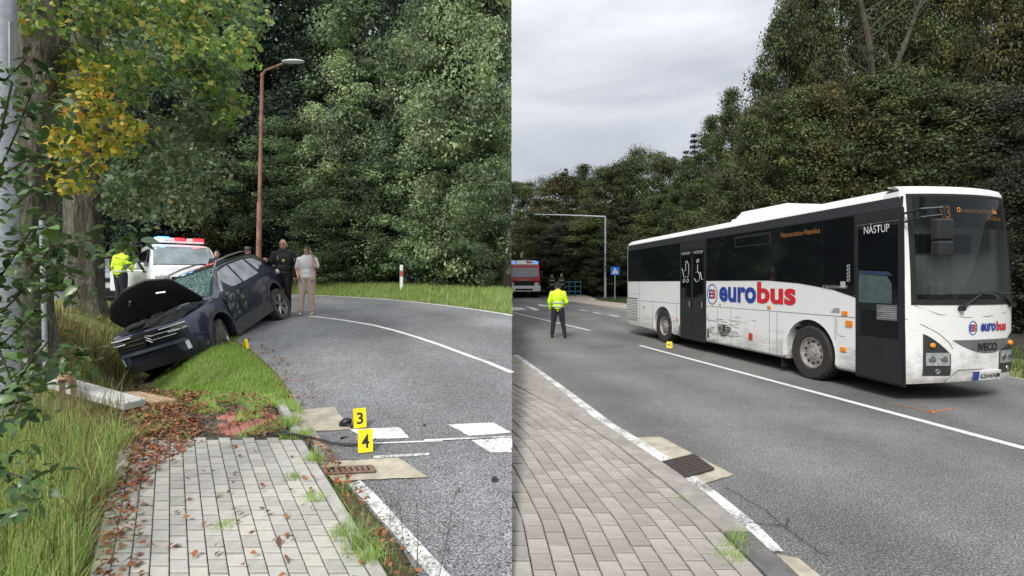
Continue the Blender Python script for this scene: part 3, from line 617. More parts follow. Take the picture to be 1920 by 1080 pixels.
# name on the side
def ring2(s, z, ra, rb, t, mat, par, off=.011): m = MB(); m.tube([(-off, s + ra * math.cos(a), z + rb * math.sin(a)) for a in np.linspace(0, 6.2832, 29)], t, 5); return m.build('emblem_ring', mat, par)
ring2(5.17, 1.52, .215, .245, .008, BLUE, bus); textm('E', .22, BLUE, bus, SM(5.25, 1.41, .009), width=.14, bold=.03); textm('B', .22, RED, bus, SM(5.10, 1.41, .009), width=.15, bold=.03)
eu = textm('euro', .36, BLUE, bus, SM(4.87, 1.345, .009), 'name_lettering', width=1.40, bold=.035, align='LEFT'); textm('bus', .46, RED, bus, SM(3.44, 1.36, .009), 'name_lettering', width=1.16, bold=.035, align='LEFT')
GAPM = pm('panel_gap', (.10, .10, .10), .8)
def gap(pts, r=.004): line3(bus, pts, r, GAPM, 'panel_gap', .002)
gap([(10.7, 1.20), (6.8, 1.21)]); gap([(5.45, 1.21), (.92, 1.22)]); gap([(9.55, 1.84), (9.55, .36)]); gap([(8.55, 1.2), (8.55, .32)]); gap([(4.95, 1.2), (4.95, .31)]); gap([(4.4, 1.2), (4.4, .31)]); gap([(3.05, 1.2), (3.05, .31)]); gap([(2.82, 1.2), (2.82, .31)]); gap([(1.33, 1.2), (1.33, .31)]); gap([(7.0, 1.2), (7.0, .32)]); gap([(10.7, 1.42), (9.55, 1.42)], .003)
gap([(1.29, 1.16), (1.29, .92), (1.22, .88), (1.12, .88)], .003)
lou = side(rect(9.72, 10.6, .52, 1.28), 'louvre', MBLACK, .004)
for k in range(13): side(rect(9.73, 10.59, .54 + k * .056, .572 + k * .056), 'louvre_blade', BUSW, .012, lou)
for s, z, w, h, mt in ((3.05, 1.29, .10, .06, AMBER), (1.12, 1.28, .11, .07, AMBER), (1.03, 1.11, .13, .10, AMBER), (1.15, .66, .12, .07, AMBER), (3.66, .62, .12, .14, REDL), (4.83, 1.27, .05, .05, AMBER), (6.95, .75, .07, .06, AMBER), (9.2, 1.0, .04, .04, MBLACK), (4.66, .72, .07, .11, MBLACK)):
    side(rect(s - w / 2, s + w / 2, z - h / 2, z + h / 2), 'side_marker_lamp' if mt is not MBLACK else 'cap', mt, .018, th=.02)
for k in range(4): side(rect(1.23, 1.42 - .02 * k, 1.285 + .022 * k, 1.293 + .022 * k), 'small_print', pm('print_grey', (.33, .33, .34), .6), .009)
SCR = pm('scrape', (.27, .255, .24), .8, var=.5, scale=14)
SCR2 = pm('scrape_light', (.48, .47, .45), .7, var=.4, scale=20)
rg = random.Random(9)
def scuff(s0, s1, z0, z1, n):
    for k in range(n):
        s = rg.uniform(s0, s1); z = rg.uniform(z0, z1); l = rg.uniform(.08, .45); h = rg.uniform(.004, .016)
        side([(s, z), (s + l * .4, z + h * rg.uniform(.3, 1)), (s + l, z + rg.uniform(-.02, .02)), (s + l * .5, z - h)], 'scrape', rg.choice((SCR, SCR2)), .0035 + .0004 * k, th=.006)
scuff(4.0, 4.85, .55, .95, 26); scuff(4.98, 5.35, .36, 1.0, 20); scuff(6.82, 7.2, .33, .8, 12); scuff(2.9, 4.0, .9, 1.05, 3)
side([(4.45, .62), (4.40, .74), (4.6, .80), (4.92, .79), (4.93, .62), (4.8, .5), (4.62, .52)], 'dent', pm('dent_dark', (.11, .105, .10), .8, var=.4, scale=8), .003, th=.005)
side([(6.83, .32), (6.82, .55), (6.87, .62), (6.90, .45), (6.95, .35)], 'dent', pm('dent_dark', (.07, .065, .06), .8), .003, th=.005)
side([(5.3, .42), (5.36, .62), (5.42, .66), (5.43, .4)], 'dent', pm('dent_dark', (.07, .065, .06), .8), .003, th=.005)
# roof unit
m = MB(); lo = [(.18, 2.25, 3.2), (BUS_W - .25, 2.25, 3.2), (BUS_W - .25, 4.75, 3.2), (.18, 4.75, 3.2)]
m.prism(lo, [(.22, 2.25, 3.285), (BUS_W - .3, 2.25, 3.285), (BUS_W - .3, 4.72, 3.32), (.22, 4.72, 3.32)])
m.prism([(.24, 2.6, 3.28), (BUS_W - .32, 2.6, 3.28), (BUS_W - .32, 4.68, 3.28), (.24, 4.68, 3.28)], [(.34, 3.0, 3.455), (BUS_W - .42, 3.0, 3.455), (BUS_W - .42, 4.5, 3.475), (.34, 4.5, 3.475)])
m.build('air_conditioner', WHITE, bus, bevel=.03)
# front: skin with an opening for the windscreen
def fp(a, z, off=0): return (qf(a, z), sfront(a, z) - off, z)
A_ = [0, .008, .02, .04, .07, .12, .2, .3, .4, .5, .6, .7, .8, .88, .93, .96, .985, 1.0]
WS0, WS1 = 1.50, 3.12
m = MB(); Zl = [.28, .32, .4, .6, .8, 1.0, 1.2, 1.35, WS0]
def zlow(a, z): return z + (.045 * (1 - (2 * a - 1) ** 2) if z < .35 else 0)
m.grid([[fp(a, zlow(a, z)) for a in A_] for z in Zl])
m.grid([[fp(a, z) for a in A_] for z in (WS1, 3.18)] + [[(qf(a, 3.2), sfront(a, 3.2) + d, z) for a in A_] for d, z in ((.03, 3.235), (.1, 3.265), (.2, 3.28))])
for lo_, hi_ in ((0, 3),):
    m.grid([[fp(a, z) for a in A_[lo_:hi_ + 1]] for z in (WS0, 1.8, 2.1, 2.4, 2.7, 2.9, WS1)])
m.grid([[fp(a, z) for a in A_[-3:]] for z in (WS0, 1.8, 2.1, 2.4, 2.7, 2.9, WS1)])
# close the sides back to the body
for a in (0, 1):
    m.grid([[fp(a, z), (qf(a, min(z, 3.2)) if z < 3.0 else float(np.interp(z, zs_side, qs_in)) if a == 0 else BUS_W - float(np.interp(z, zs_side, qs_in)), .45, z)] for z in (.28, .4, 1, 1.5, 2.2, 2.9, 3.08, 3.18)])
m.grid([[(qf(a, 3.2), sfront(a, 3.2) + .2, 3.28) for a in A_], [(.15 + a * (BUS_W - .3), .45, 3.28) for a in A_]])
m.grid([[fp(a, zlow(a, .28)) for a in A_], [(a * BUS_W, .5, .30) for a in A_]])
front = m.build('front_panel', BUSW, bus, smooth=True, angle=40)
AG = [a for a in A_ if .03 < a < .97]
m = MB(); m.grid([[fp(a, z, .006) for a in AG] for z in (WS0 - .02, 1.6, 1.8, 2.1, 2.4, 2.6, 2.8, 2.95, WS1 + .01)]); ws = m.build('windscreen', glassm('windscreen_glass', (.006, .008, .009), .34), bus, smooth=True, angle=60)
def fpatch(a0, a1, z0, z1, name, mat, off=.012, parent=None, na=8, nz=3, zf=None):
    m = MB(); P = []
    for j in range(nz + 1):
        P.append([fp(a0 + (a1 - a0) * i / na, (zf(i / na, j / nz) if zf else z0 + (z1 - z0) * j / nz), off) for i in range(na + 1)])
    m.grid(P)
    P2 = [P[0], [(p[0], p[1] + off + .004, p[2]) for p in P[0]]]; m.grid(P2); P3 = [P[-1], [(p[0], p[1] + off + .004, p[2]) for p in P[-1]]]; m.grid(P3)
    for e in (0, -1): m.grid([[r[e], (r[e][0], r[e][1] + off + .004, r[e][2])] for r in P])
    return m.build(name, mat, parent or bus, smooth=True, angle=40)
for a0, a1, z0, z1 in ((.03, .97, WS0 - .03, WS0 + .05), (.03, .97, WS1 - .03, WS1 + .015), (.03, .06, WS0, WS1), (.90, .97, WS0, WS1)): fpatch(a0, a1, z0, z1, 'windscreen_border', MBLACK, .010, na=14, nz=6)
# display box, interior
fpatch(.24, .86, 2.62, 3.02, 'display_box', pm('display_black', (.012, .014, .013), .25, var=.1), -.03)
def FM(a, z, off=.012):
    p = Vector(fp(a, z, off)); t = (Vector(fp(a + .05, z, off)) - Vector(fp(a - .05, z, off))).normalized(); u = (Vector(fp(a, z + .05, off)) - Vector(fp(a, z - .05, off))).normalized(); nn = t.cross(u)
    return Matrix(((t.x, u.x, nn.x, p.x), (t.y, u.y, nn.y, p.y), (t.z, u.z, nn.z, p.z), (0, 0, 0, 1)))
textm('93', .20, LED, bus, FM(.285, 2.76, -.015), width=.17, bold=.01); textm('Od nemocnice Haniska', .075, LED, bus, FM(.55, 2.86, -.015), width=.85, bold=.005); textm('Košice', .075, LED, bus, FM(.74, 2.76, -.015), width=.36, bold=.01)
m = MB(); m.box((BUS_W / 2, .95, 1.22), (BUS_W - .2, .06, 1.4)); m.box((BUS_W / 2, 2.4, 2.0), (BUS_W - .15, .05, 2.2)); m.box((BUS_W / 2, 1.45, .9), (BUS_W - .2, 1.8, .06)); m.box((BUS_W / 2, 1.45, 3.05), (BUS_W - .2, 1.8, .05)); m.box((BUS_W - .1, 1.45, 2), (.04, 1.8, 2)); m.box((.09, 1.45, 2), (.04, 1.8, 2)); m.build('cab_lining', pm('cab_grey', (.012, .013, .014), .8, var=.2), bus)
DASH = pm('dash_grey', (.05, .058, .06), .6, var=.2)
m = MB(); m.prism([(.15, .28, 1.2), (BUS_W - .15, .36, 1.2), (BUS_W - .15, .85, 1.2), (.15, .75, 1.2)], [(.15, .22, 1.56), (BUS_W - .15, .33, 1.58), (BUS_W - .2, .7, 1.72), (.15, .5, 1.6)]); m.build('dashboard', DASH, bus, bevel=.04)
m = MB(); m.lathe([(.20 + .018 * math.cos(a), .018 * math.sin(a)) for a in np.linspace(0, 6.283, 9)[:-1]], Matrix.Translation((1.65, .72, 1.80)) @ Matrix.Rotation(R(35), 4, 'X'), 24, closed=True); m.build('steering_wheel', BLACK, bus, smooth=True)
m = MB(); m.box((1.65, 1.35, 1.55), (.5, .5, .12)); m.box((1.65, 1.62, 1.95), (.48, .12, .75)); m.box((1.65, 1.62, 2.42), (.28, .1, .2)); m.build('driver_seat', SEATE, bus, bevel=.05)
m = MB(); m.box((.75, 1.5, 2.05), (.45, .1, .6)); m.build('passenger_seat', pm('seat_ochre', (.2, .17, .09), .8), bus, bevel=.06)
m = MB(); m.tube([(.28, .35, 1.5), (.27, .45, 2.9)], .022, 8); m.tube([(.37, .33, 1.5), (.36, .42, 2.2)], .018, 8); m.build('grab_pole', ALU, bus)
m = MB(); m.box((1.02, .40, 1.68), (.34, .03, .14)); m.build('route_card', WHITE, bus)
m = MB(); m.box((.9, .40, 2.42), (1.5, .02, .30)); m.build('sun_blind', MBLACK, bus)
# nose details
def curve_gap(pts): m = MB(); m.tube([fp(a, z, .001) for a, z in pts], .005, 5); m.build('panel_gap', GAPM, bus)
curve_gap([(.05, 1.46), (.2, 1.33), (.4, 1.28), (.6, 1.29), (.8, 1.34), (.97, 1.44)]); curve_gap([(.0, 1.26), (.10, 1.17), (.2, 1.05), (.27, .92), (.30, .82)]); curve_gap([(.31, .44), (.34, .50), (.5, .50), (.8, .50), (.97, .58)]); curve_gap([(.25, .32), (.31, .44)])
GR = pm('grille_grey', (.16, .165, .17), .5, .3, var=.1)
grl = fpatch(.30, .90, 0, 0, 'grille', GR, .008, na=16, nz=4, zf=lambda u, v: .945 - .25 * (1 - (2 * u - 1) ** 2) * (1 - v) * .82)
textm('IVECO', .12, pm('badge_dark', (.05, .05, .05), .3, .6), bus, FM(.585, .775, .014), 'badge', width=.42, bold=.03)
ring_c = [(.475 + .065 * math.cos(a), 1.125 + .10 * math.sin(a)) for a in np.linspace(0, 6.283, 25)]
m = MB(); m.tube([fp(a * .5 + .475 * .5 - .02, z, .008) for a, z in ring_c], .005, 5); m.build('emblem_ring', BLUE, bus)
textm('E', .10, BLUE, bus, FM(.443, 1.075, .009), width=.055, bold=.03); textm('B', .10, RED, bus, FM(.468, 1.075, .009), width=.055, bold=.03); textm('euro', .12, BLUE, bus, FM(.595, 1.07, .010), width=.33, bold=.035); textm('bus', .15, RED, bus, FM(.737, 1.07, .010), width=.27, bold=.035)
HLB = pm('lamp_housing', (.06, .062, .065), .35, .4, var=.2)
for s in (0, 1):
    def am(a): return a if s == 0 else 1 - a
    def lp(a0, a1, z0, z1, nm, mt, off, par=None): x0, x1 = sorted((am(a0), am(a1))); return fpatch(x0, x1, z0, z1, nm, mt, off, par)
    hl = fpatch(min(am(.10), am(.285)), max(am(.10), am(.285)), 0, 0, 'headlight', HLB, .006, na=10, nz=6, zf=(lambda u, v: .42 + v * (.62 - .30 * (u if s == 0 else 1 - u) ** 1.3)))
    lp(.115, .275, .57, .76, 'lamp_lens', LENS, .012, hl); lp(.115, .275, .43, .54, 'fog_lamp', HLB, .011, hl)
    for (a, z, r_) in ((.155, .665, .055), (.235, .665, .055), (.19, .485, .04)):
        m = MB(); M = FM(am(a), z, .016); m.lathe([(r_, 0), (r_ * .92, .006), (r_ * .5, -.002), (.001, .004)], M, 16); m.build('lamp_ring', CHROME, hl, smooth=True)
    m = MB(); m.ell(fp(am(.155), .87, .02), (.045, .03, .04), 12, 8); m.build('indicator', AMBER, hl, smooth=True)
pl = fpatch(.46, .72, .335, .475, 'licence_plate', WHITE, .03); fpatch(.46, .50, .336, .474, 'plate_band', BLUE, .033, pl); textm('KE646NM', .085, BLK, bus, FM(.605, .36, .034), 'plate_lettering', width=.44, bold=.01)
for (a, z) in ((.35, 1.42), (.86, 1.46)):             # wipers
    m = MB(); p = Vector(fp(a, z, .04)); q = Vector(fp(a + (.17 if a < .5 else -.12), z + (.22 if a < .5 else .16), .03)); m.tube([p, q], [.022, .012], 8); m.lathe([(.001, -.03), (.04, -.03), (.04, .03), (.001, .03)], Matrix.Translation(p) @ Matrix.Rotation(R(90), 4, 'X'), 14)
    qq = Vector(fp(a + (.5 if a < .5 else -.35), z + (.22 if a < .5 else .2), .02)); m.tube([q, Vector(fp((a + .25) if a < .5 else a - .22, z + .21, .03)), qq], .011, 6); m.build('wiper', BLACK, bus, smooth=True)
# mirror on the door corner
m = MB(); m.tube([(.0, .06, 2.83), (-.02, -.25, 2.86), (.16, -.42, 2.86)], .018, 8); m.tube([(.0, .06, 2.70), (-.02, -.25, 2.74), (.16, -.42, 2.76)], .016, 8); m.tube([(.16, -.42, 2.87), (.16, -.42, 2.7)], .022, 8); m.build('mirror_arm', BLACK, bus, smooth=True)
m = MB(); m.box((.13, -.42, 2.55), (.26, .13, .30)); m.box((.13, -.42, 2.28), (.25, .14, .22)); m.build('mirror', BLACK, bus, bevel=.03)
m = MB(); m.box((BUS_W / 2, 5.2, .45), (BUS_W - .5, 9.6, .3)); m.build('chassis', MBLACK, bus)
m = MB(); m.box((.2, 2.75, .35), (.3, .02, .5)); m.build('mud_flap', MBLACK, bus)
# ---------------------------------------------------------------- cars: a lofted shell with patches laid on it (x back, y right, z up)
class Car:
    def __init__(s, root, tab, S=(1, 1, 1)):
        s.r = root; s.t = {k: np.array(v, float) for k, v in tab.items()}; s.S = S
    def at(s, k, x): return float(np.interp(x, s.t['x'], s.t[k]))
    def sec(s, x):
        zb, zs, zt, wb, wt = (s.at(k, x) for k in ('zb', 'zs', 'zt', 'wb', 'wt')); ws = wb - .04
        z6 = max(zt - .06, zs + .3 * (zt - zs))
        return [(0, zb), (ws * .85, zb), (ws, zb + .09), (wb, .55 * zb + .45 * zs), (wb * .995, zs - .08), (wb * .95, zs), (wt, z6), (wt * .86, zt - .012), (0, zt)]
    def P(s, x, y, z): return (x * s.S[0], y * s.S[1], z * s.S[2])
    def shell(s, name, mat):
        m = MB(); X = s.t['x']; R_ = []
        for x in X:
            h = s.sec(x); R_.append([s.P(x, -y, z) for y, z in h] + [s.P(x, y, z) for y, z in h[-2:0:-1]])
        n = len(R_[0])
        m.add([p for r in R_ for p in r], [(i * n + k, i * n + (k + 1) % n, (i + 1) * n + (k + 1) % n, (i + 1) * n + k) for i in range(len(R_) - 1) for k in range(n)] + [tuple(range(n)), tuple((len(R_) - 1) * n + k for k in range(n))])
        return m.build(name, mat, s.r, smooth=True, angle=28)
    def sy(s, x, z):
        h = s.sec(x)[2:8]; return float(np.interp(z, [p[1] for p in h], [p[0] for p in h]))
    def side(s, sg, pts, name, mat, off=.008, par=None, th=.03):   # sg -1 left, +1 right
        m = MB(); n = len(pts)
        m.prism([s.P(x, sg * (s.sy(x, z) - th), z) for x, z in pts], [s.P(x, sg * (s.sy(x, z) + off), z) for x, z in pts]); return m.build(name, mat, par or s.r)
    def tz(s, x, y):
        h = s.sec(x)[5:]; ys_ = [p[0] for p in h][::-1]; zz = [p[1] for p in h][::-1]; return float(np.interp(abs(y), ys_, zz))
    def top(s, x0, x1, f0, f1, name, mat, off=.01, par=None, nx=8, ny=10, bump=0):
        m = MB(); P = []; rg = random.Random(4)
        for i in range(nx + 1):
            x = x0 + (x1 - x0) * i / nx; w = s.sec(x)[6][0]
            P.append([s.P(x - off * .6, w * (f0 + (f1 - f0) * j / ny), s.tz(x, w * (f0 + (f1 - f0) * j / ny)) + off + rg.uniform(-bump, bump)) for j in range(ny + 1)])
        m.grid(P); return m.build(name, mat, par or s.r, smooth=True, angle=60)
    def fx(s, y):
        k = s.t['wb'][:6]; return float(np.interp(abs(y), k, s.t['x'][:6]))
    def front(s, y0, y1, zf0, zf1, name, mat, off=.012, par=None, ny=12, nz=3):
        m = MB(); P = []
        for j in range(nz + 1):
            r = []
            for i in range(ny + 1):
                y = y0 + (y1 - y0) * i / ny; u = i / ny
                a = zf0(u) if callable(zf0) else zf0; b = zf1(u) if callable(zf1) else zf1
                r.append(s.P(s.fx(y) - off, y * 1.002, a + (b - a) * j / nz))
            P.append(r)
        m.grid(P)
        D = lambda p: (p[0] + off + .02, p[1] * .99, p[2])
        for e in (0, -1): m.grid([P[e], [D(p) for p in P[e]]]); m.grid([[r[e], D(r[e])] for r in P])
        return m.build(name, mat, par or s.r, smooth=True, angle=40)
    def arch(s, sg, x, z, r0, r1, mat, a0=-.25, a1=3.4):
        m = MB(); P = []
        for k in range(19):
            a = a0 + (a1 - a0) * k / 18
            r = []
            for rr, o in ((r0, .0), (r0, .018), (r1, .018), (r1, 0)):
                xx, zz = x - math.cos(a) * rr, z + math.sin(a) * rr; r.append(s.P(xx, sg * (s.sy(xx, max(zz, s.at('zb', xx) + .1)) + o), zz))
            P.append(r)
        m.grid(P); return m.build('wheel_arch_trim', mat, s.r, smooth=True, angle=40)
    def cutwheels(s, sh, xs, z, r):
        c = MB()
        for x in xs:
            for sg in (-1, 1):
                M = Matrix.Translation(s.P(x, sg * .8, z)) @ Matrix.Rotation(R(90), 4, 'X') @ Matrix.Diagonal((s.S[0], s.S[2], 1, 1))
                c.prism([M @ Vector((r * math.cos(a), r * math.sin(a), -.3)) for a in np.linspace(0, 6.2832, 25)[:-1]], [M @ Vector((r * math.cos(a), r * math.sin(a), .3)) for a in np.linspace(0, 6.2832, 25)[:-1]])
        cut(sh, c)
        for x in xs:
            for sg in (-1, 1):
                m = MB(); m.box(s.P(x, sg * .53, z), (r * 1.9 * s.S[0], .03, r * 1.5 * s.S[2])); m.build('wheel_housing', MBLACK, s.r)
SUVT = dict(x=[0, .04, .12, .3, .6, .93, 1.1, 1.3, 1.6, 2.0, 2.3, 2.8, 3.3, 3.66, 3.85, 4.1, 4.3, 4.42, 4.48],
    zb=[.42, .30, .25, .22, .22, .23, .24, .25, .25, .25, .25, .25, .26, .27, .28, .33, .38, .45, .55],
    zs=[.82, .93, .97, 1.0, 1.03, 1.04, 1.05, 1.055, 1.06, 1.07, 1.08, 1.09, 1.10, 1.12, 1.13, 1.13, 1.12, 1.08, .95],
    zt=[.84, .95, .99, 1.02, 1.06, 1.08, 1.10, 1.16, 1.37, 1.58, 1.63, 1.66, 1.66, 1.64, 1.62, 1.55, 1.40, 1.18, .98],
    wb=[.58, .70, .79, .86, .91, .92, .92, .92, .92, .92, .92, .92, .92, .92, .91, .89, .86, .82, .74],
    wt=[.54, .63, .70, .75, .78, .78, .78, .76, .70, .65, .64, .64, .64, .63, .62, .61, .62, .66, .66])
NAVY = pm('navy_paint', (.040, .046, .085), .30, .55, var=.2, scale=4, coat=1.0); CLAD = pm('grey_cladding', (.06, .062, .066), .6, var=.25, scale=10)
DUST = pm('dusty_tyre', (.075, .068, .058), .9, var=.4, scale=14, bump=.5)
wreck = thing('wrecked_suv', 'crashed dark navy SUV tipped nose down in the ditch with its bonnet open', 'car')
wreck.matrix_basis = Matrix.Translation((-5.7298, 8.4766, .1755)) @ Matrix(((-.03241, -.95918, -.28095), (.97231, .03483, -.2311), (.23146, -.28066, .93148))).to_4x4()
SS = (.8347, .8216, .9305); c = Car(wreck, SUVT, SS)
sh_ = c.shell('body', NAVY); c.cutwheels(sh_, (.93, 3.66), .38, .43)
def L_(x, yl, z): return c.P(x, -yl, z)                # yl: metres towards the car's left, the side that shows
SKYGL = pm('sky_sheen_glass', (.42, .43, .48), .05, var=.25, scale=3, spec=.8);  # pale sky reflection on the side windows put into the glass colour
def crackglass():
    m, t, b, L = nodes('shattered_glass'); tc = N(t, 'ShaderNodeTexCoord'); v = N(t, 'ShaderNodeTexVoronoi', feature='DISTANCE_TO_EDGE'); v.inputs['Scale'].default_value = 16; L(tc.outputs['Object'], v.inputs['Vector'])
    n = N(t, 'ShaderNodeTexNoise'); n.inputs['Scale'].default_value = 5; L(tc.outputs['Object'], n.inputs['Vector'])
    r = N(t, 'ShaderNodeValToRGB'); e = r.color_ramp.elements; e[0].position = 0; e[0].color = (.5, .6, .57, 1); e[1].position = .07; e[1].color = (.012, .04, .034, 1); L(v.outputs['Distance'], r.inputs[0])
    mx = N(t, 'ShaderNodeMix', data_type='RGBA'); L(n.outputs[0], mx.inputs[0]); L(r.outputs[0], mx.inputs[6]); mx.inputs[7].default_value = (.05, .12, .11, 1); L(mx.outputs[2], b.inputs['Base Color'])
    v2 = N(t, 'ShaderNodeTexVoronoi'); v2.inputs['Scale'].default_value = 22; L(tc.outputs['Object'], v2.inputs['Vector'])
    bu = N(t, 'ShaderNodeBump'); bu.inputs['Strength'].default_value = .8; bu.inputs['Distance'].default_value = .03; L(v2.outputs['Color'], bu.inputs['Height']); L(bu.outputs[0], b.inputs['Normal']); b.inputs['Roughness'].default_value = .15
    return m
SHAT = crackglass()
c.top(1.30, 2.0, -.93, .93, 'windscreen', SHAT, .012, nx=10, ny=14, bump=.006)
for sg in (-1, 1):
    c.side(sg, [(1.52, 1.12), (1.98, 1.50), (2.44, 1.555), (2.44, 1.12)], 'side_window', SKYGL); c.side(sg, [(2.52, 1.12), (2.52, 1.555), (3.20, 1.555), (3.34, 1.15)], 'side_window', SKYGL); c.side(sg, [(3.42, 1.22), (3.30, 1.54), (3.68, 1.50), (3.92, 1.32)], 'side_window', SKYGL)
    m = MB(); m.tube([c.P(x, sg * (c.sy(x, z) + .012), z) for x, z in ((1.42, 1.1), (1.95, 1.535), (2.4, 1.595), (3.2, 1.60), (3.7, 1.55), (4.02, 1.36))], .014, 6); m.build('window_chrome', CHROME, wreck, smooth=True)
    m = MB(); m.tube([c.P(x, sg * .60, z) for x, z in ((2.05, 1.60), (2.2, 1.70), (2.8, 1.73), (3.4, 1.72), (3.75, 1.66))], .018, 8); m.build('roof_rail', ALU, wreck, smooth=True)
    c.side(sg, [(1.36, .20), (1.36, .44), (1.6, .50), (3.0, .50), (3.22, .46), (3.22, .22)], 'sill_cladding', CLAD, .02)
    c.arch(sg, .93, .38, .42, .50, CLAD); c.arch(sg, 3.66, .38, .42, .50, CLAD)
    for x in (2.48, 1.45, 3.3):
        m = MB(); m.tube([c.P(x, sg * (c.sy(x, z) + .001), z) for z in (.5, .75, 1.0)], .004, 4); m.build('door_gap', MBLACK, wreck)
    hl = c.front(sg * .50, sg * .80, .80, lambda u: .93 - .02 * u, 'headlight', pm('headlamp_glass', (.16, .18, .21), .08, .3, var=.5, scale=20), .02); m = MB()
    m.tube([c.P(c.fx(y) - .03, sg * y, .92) for y in (.3, .5, .65, .78)], .012, 6); m.tube([c.P(c.fx(y) - .03, sg * y, .83) for y in (.45, .6, .78)], .010, 6); m.build('light_blade', pm('light_white', (.75, .78, .8), .3), hl)
    c.front(sg * .66, sg * .715, .44, .60, 'lamp_slot', pm('light_white', (.75, .78, .8), .3), .022); c.front(sg * .50, sg * .66, .42, .60, 'air_intake', pm('intake_gloss', (.05, .07, .10), .1, coat=1), .015)
    m = MB(); m.box(c.P(1.62, sg * 1.03, 1.12), (.10, .16, .12)); m.build('mirror', NAVY, wreck, bevel=.03) if sg > 0 else None
c.front(-.58, .58, .70, .93, 'grille', MBLACK, .014); c.front(-.66, .66, .28, .47, 'lower_grille', MBLACK, .016)
c.front(-.70, .70, .60, .655, 'bumper_bar', pm('bumper_sheen', (.10, .115, .16), .25, coat=1), .03)  # lighter blue puts the glossy strip's reflection into its base colour
m = MB()
for z in (.77, .85): m.tube([c.P(c.fx(y) - .022, y, z + (.03 * max(0, 1 - abs(y) / .09))) for y in np.linspace(-.6, .6, 25)], .010, 6)
m.build('grille_bar', CHROME, wreck, smooth=True)
em = MB()
for k in (0, .055): em.tube([c.P(-.04, -.085, .735 + k), c.P(-.05, 0, .805 + k), c.P(-.04, .085, .735 + k)], .014, 6)
em.build('emblem', CHROME, wreck)
# engine bay, raised bonnet
c.top(.10, 1.12, -.97, .97, 'engine_bay', MBLACK, .012, nx=10, ny=12, bump=.02)
rg = random.Random(21)
for k in range(26):
    m = MB(); m.box(c.P(rg.uniform(.15, 1.1), rg.uniform(-.6, .6), 1.05 + rg.uniform(-.02, .03)), (rg.uniform(.04, .18), rg.uniform(.05, .2), rg.uniform(.03, .09)), rz=rg.uniform(0, 3)); m.build('engine_part', pm('engine_grey', (.04, .04, .042), .6, var=.6, scale=12), wreck)
bot = [(1.12, .66, 1.08), (1.02, .30, 1.14), (.95, -.08, 1.10), (.86, -.42, 1.02), (.76, -.66, .92), (.70, -.80, .97)]
mid = [(1.08, .67, 1.14), (.85, .34, 1.44), (.74, -.08, 1.48), (.64, -.44, 1.38), (.58, -.76, 1.22), (.58, -.90, 1.12)]
topc = [(1.06, .67, 1.20), (.78, .40, 1.70), (.62, .0, 1.82), (.52, -.42, 1.76), (.48, -.80, 1.56), (.50, -.96, 1.28)]
def smoothrow(rw):
    o = []
    for i in range(len(rw) - 1):
        for k in range(4): o.append(tuple(rw[i][a] + (rw[i + 1][a] - rw[i][a]) * k / 4 for a in range(3)))
    return o + [rw[-1]]
rows = [smoothrow(r_) for r_ in (bot, mid, topc)]
m = MB(); m.grid([[L_(*p) for p in r_] for r_ in rows]); hood = m.build('bonnet', pm('bonnet_black', (.006, .006, .008), .55, var=.2), wreck, smooth=True, angle=80)
sm = hood.modifiers.new('thick', 'SOLIDIFY'); sm.thickness = .02; hs = hood.modifiers.new('sub', 'SUBSURF'); hs.levels = hs.render_levels = 1
for p, q in (((.66, .30, 1.47), (.64, .12, 1.50)), ((.58, -.42, 1.50), (.62, -.50, 1.42))):
    m = MB(); m.tube([L_(p[0] - .04, p[1], p[2]), L_(q[0] - .04, q[1], q[2])], .02, 6); m.build('latch', ALU, hood)
m = MB(); m.tube([L_(.70, -.72, .92), L_(.55, -.70, .80)], .012, 6); m.build('hinge_strut', BLACK, wreck)
# crumpled flank
CR = pm('crumpled_navy', (.008, .010, .02), .4, var=.6, scale=18, coat=.6)
def crumple(x0, x1, z0, z1, nx, nz, amp, mat, name, seed):
    rg = random.Random(seed); m = MB(); P = []
    for i in range(nx + 1):
        r_ = []
        for j in range(nz + 1):
            x = x0 + (x1 - x0) * i / nx; z = z0 + (z1 - z0) * j / nz; ed = min(i, nx - i, j, nz - j) > 0
            r_.append(c.P(x + rg.uniform(-.05, .05) * (1 if not ed else .6), -(c.sy(x, z) + .012 + (rg.uniform(-.01, amp) if ed else rg.uniform(-.01, .02))), z + rg.uniform(-.04, .04)))
        P.append(r_)
    m.grid(P); m.build(name, mat, wreck)
crumple(1.36, 2.2, .52, 1.0, 8, 6, .045, CR, 'crumpled_door', 3)
rg = random.Random(2)
for k in range(16):
    m = MB(); p = (rg.uniform(1.35, 2.0), c.sy(1.6, .8) + rg.uniform(0, .06), rg.uniform(.6, 1.05)); m.tube([L_(*p), L_(p[0] + rg.uniform(-.15, .2), p[1] + rg.uniform(-.03, .05), p[2] + rg.uniform(-.14, .1))], rg.uniform(.006, .014), 5); m.build('torn_metal', pm('torn_metal', (.16, .16, .17), .4, .6, var=.5, scale=20), wreck)
LEFT = Matrix.Rotation(R(90), 4, 'X')                   # +Z -> -Y
RIGHT = Matrix.Rotation(R(-90), 4, 'X')
RIMD = pm('alloy_two_tone', (.42, .43, .45), .3, .7, var=.5, scale=6)
wheel(wreck, c.P(3.72, -.80, .24), .375, .22, LEFT, 5, .70, rimmat=RIMD, dirt=DUST); wheel(wreck, c.P(.93, -.78, .33), .325, .20, LEFT, 5, .70, steer=R(26), rimmat=RIMD, dirt=DUST)
wheel(wreck, c.P(3.66, .80, .36), .33, .20, RIGHT, 5, .70); wheel(wreck, c.P(.93, .80, .36), .33, .20, RIGHT, 5, .70)
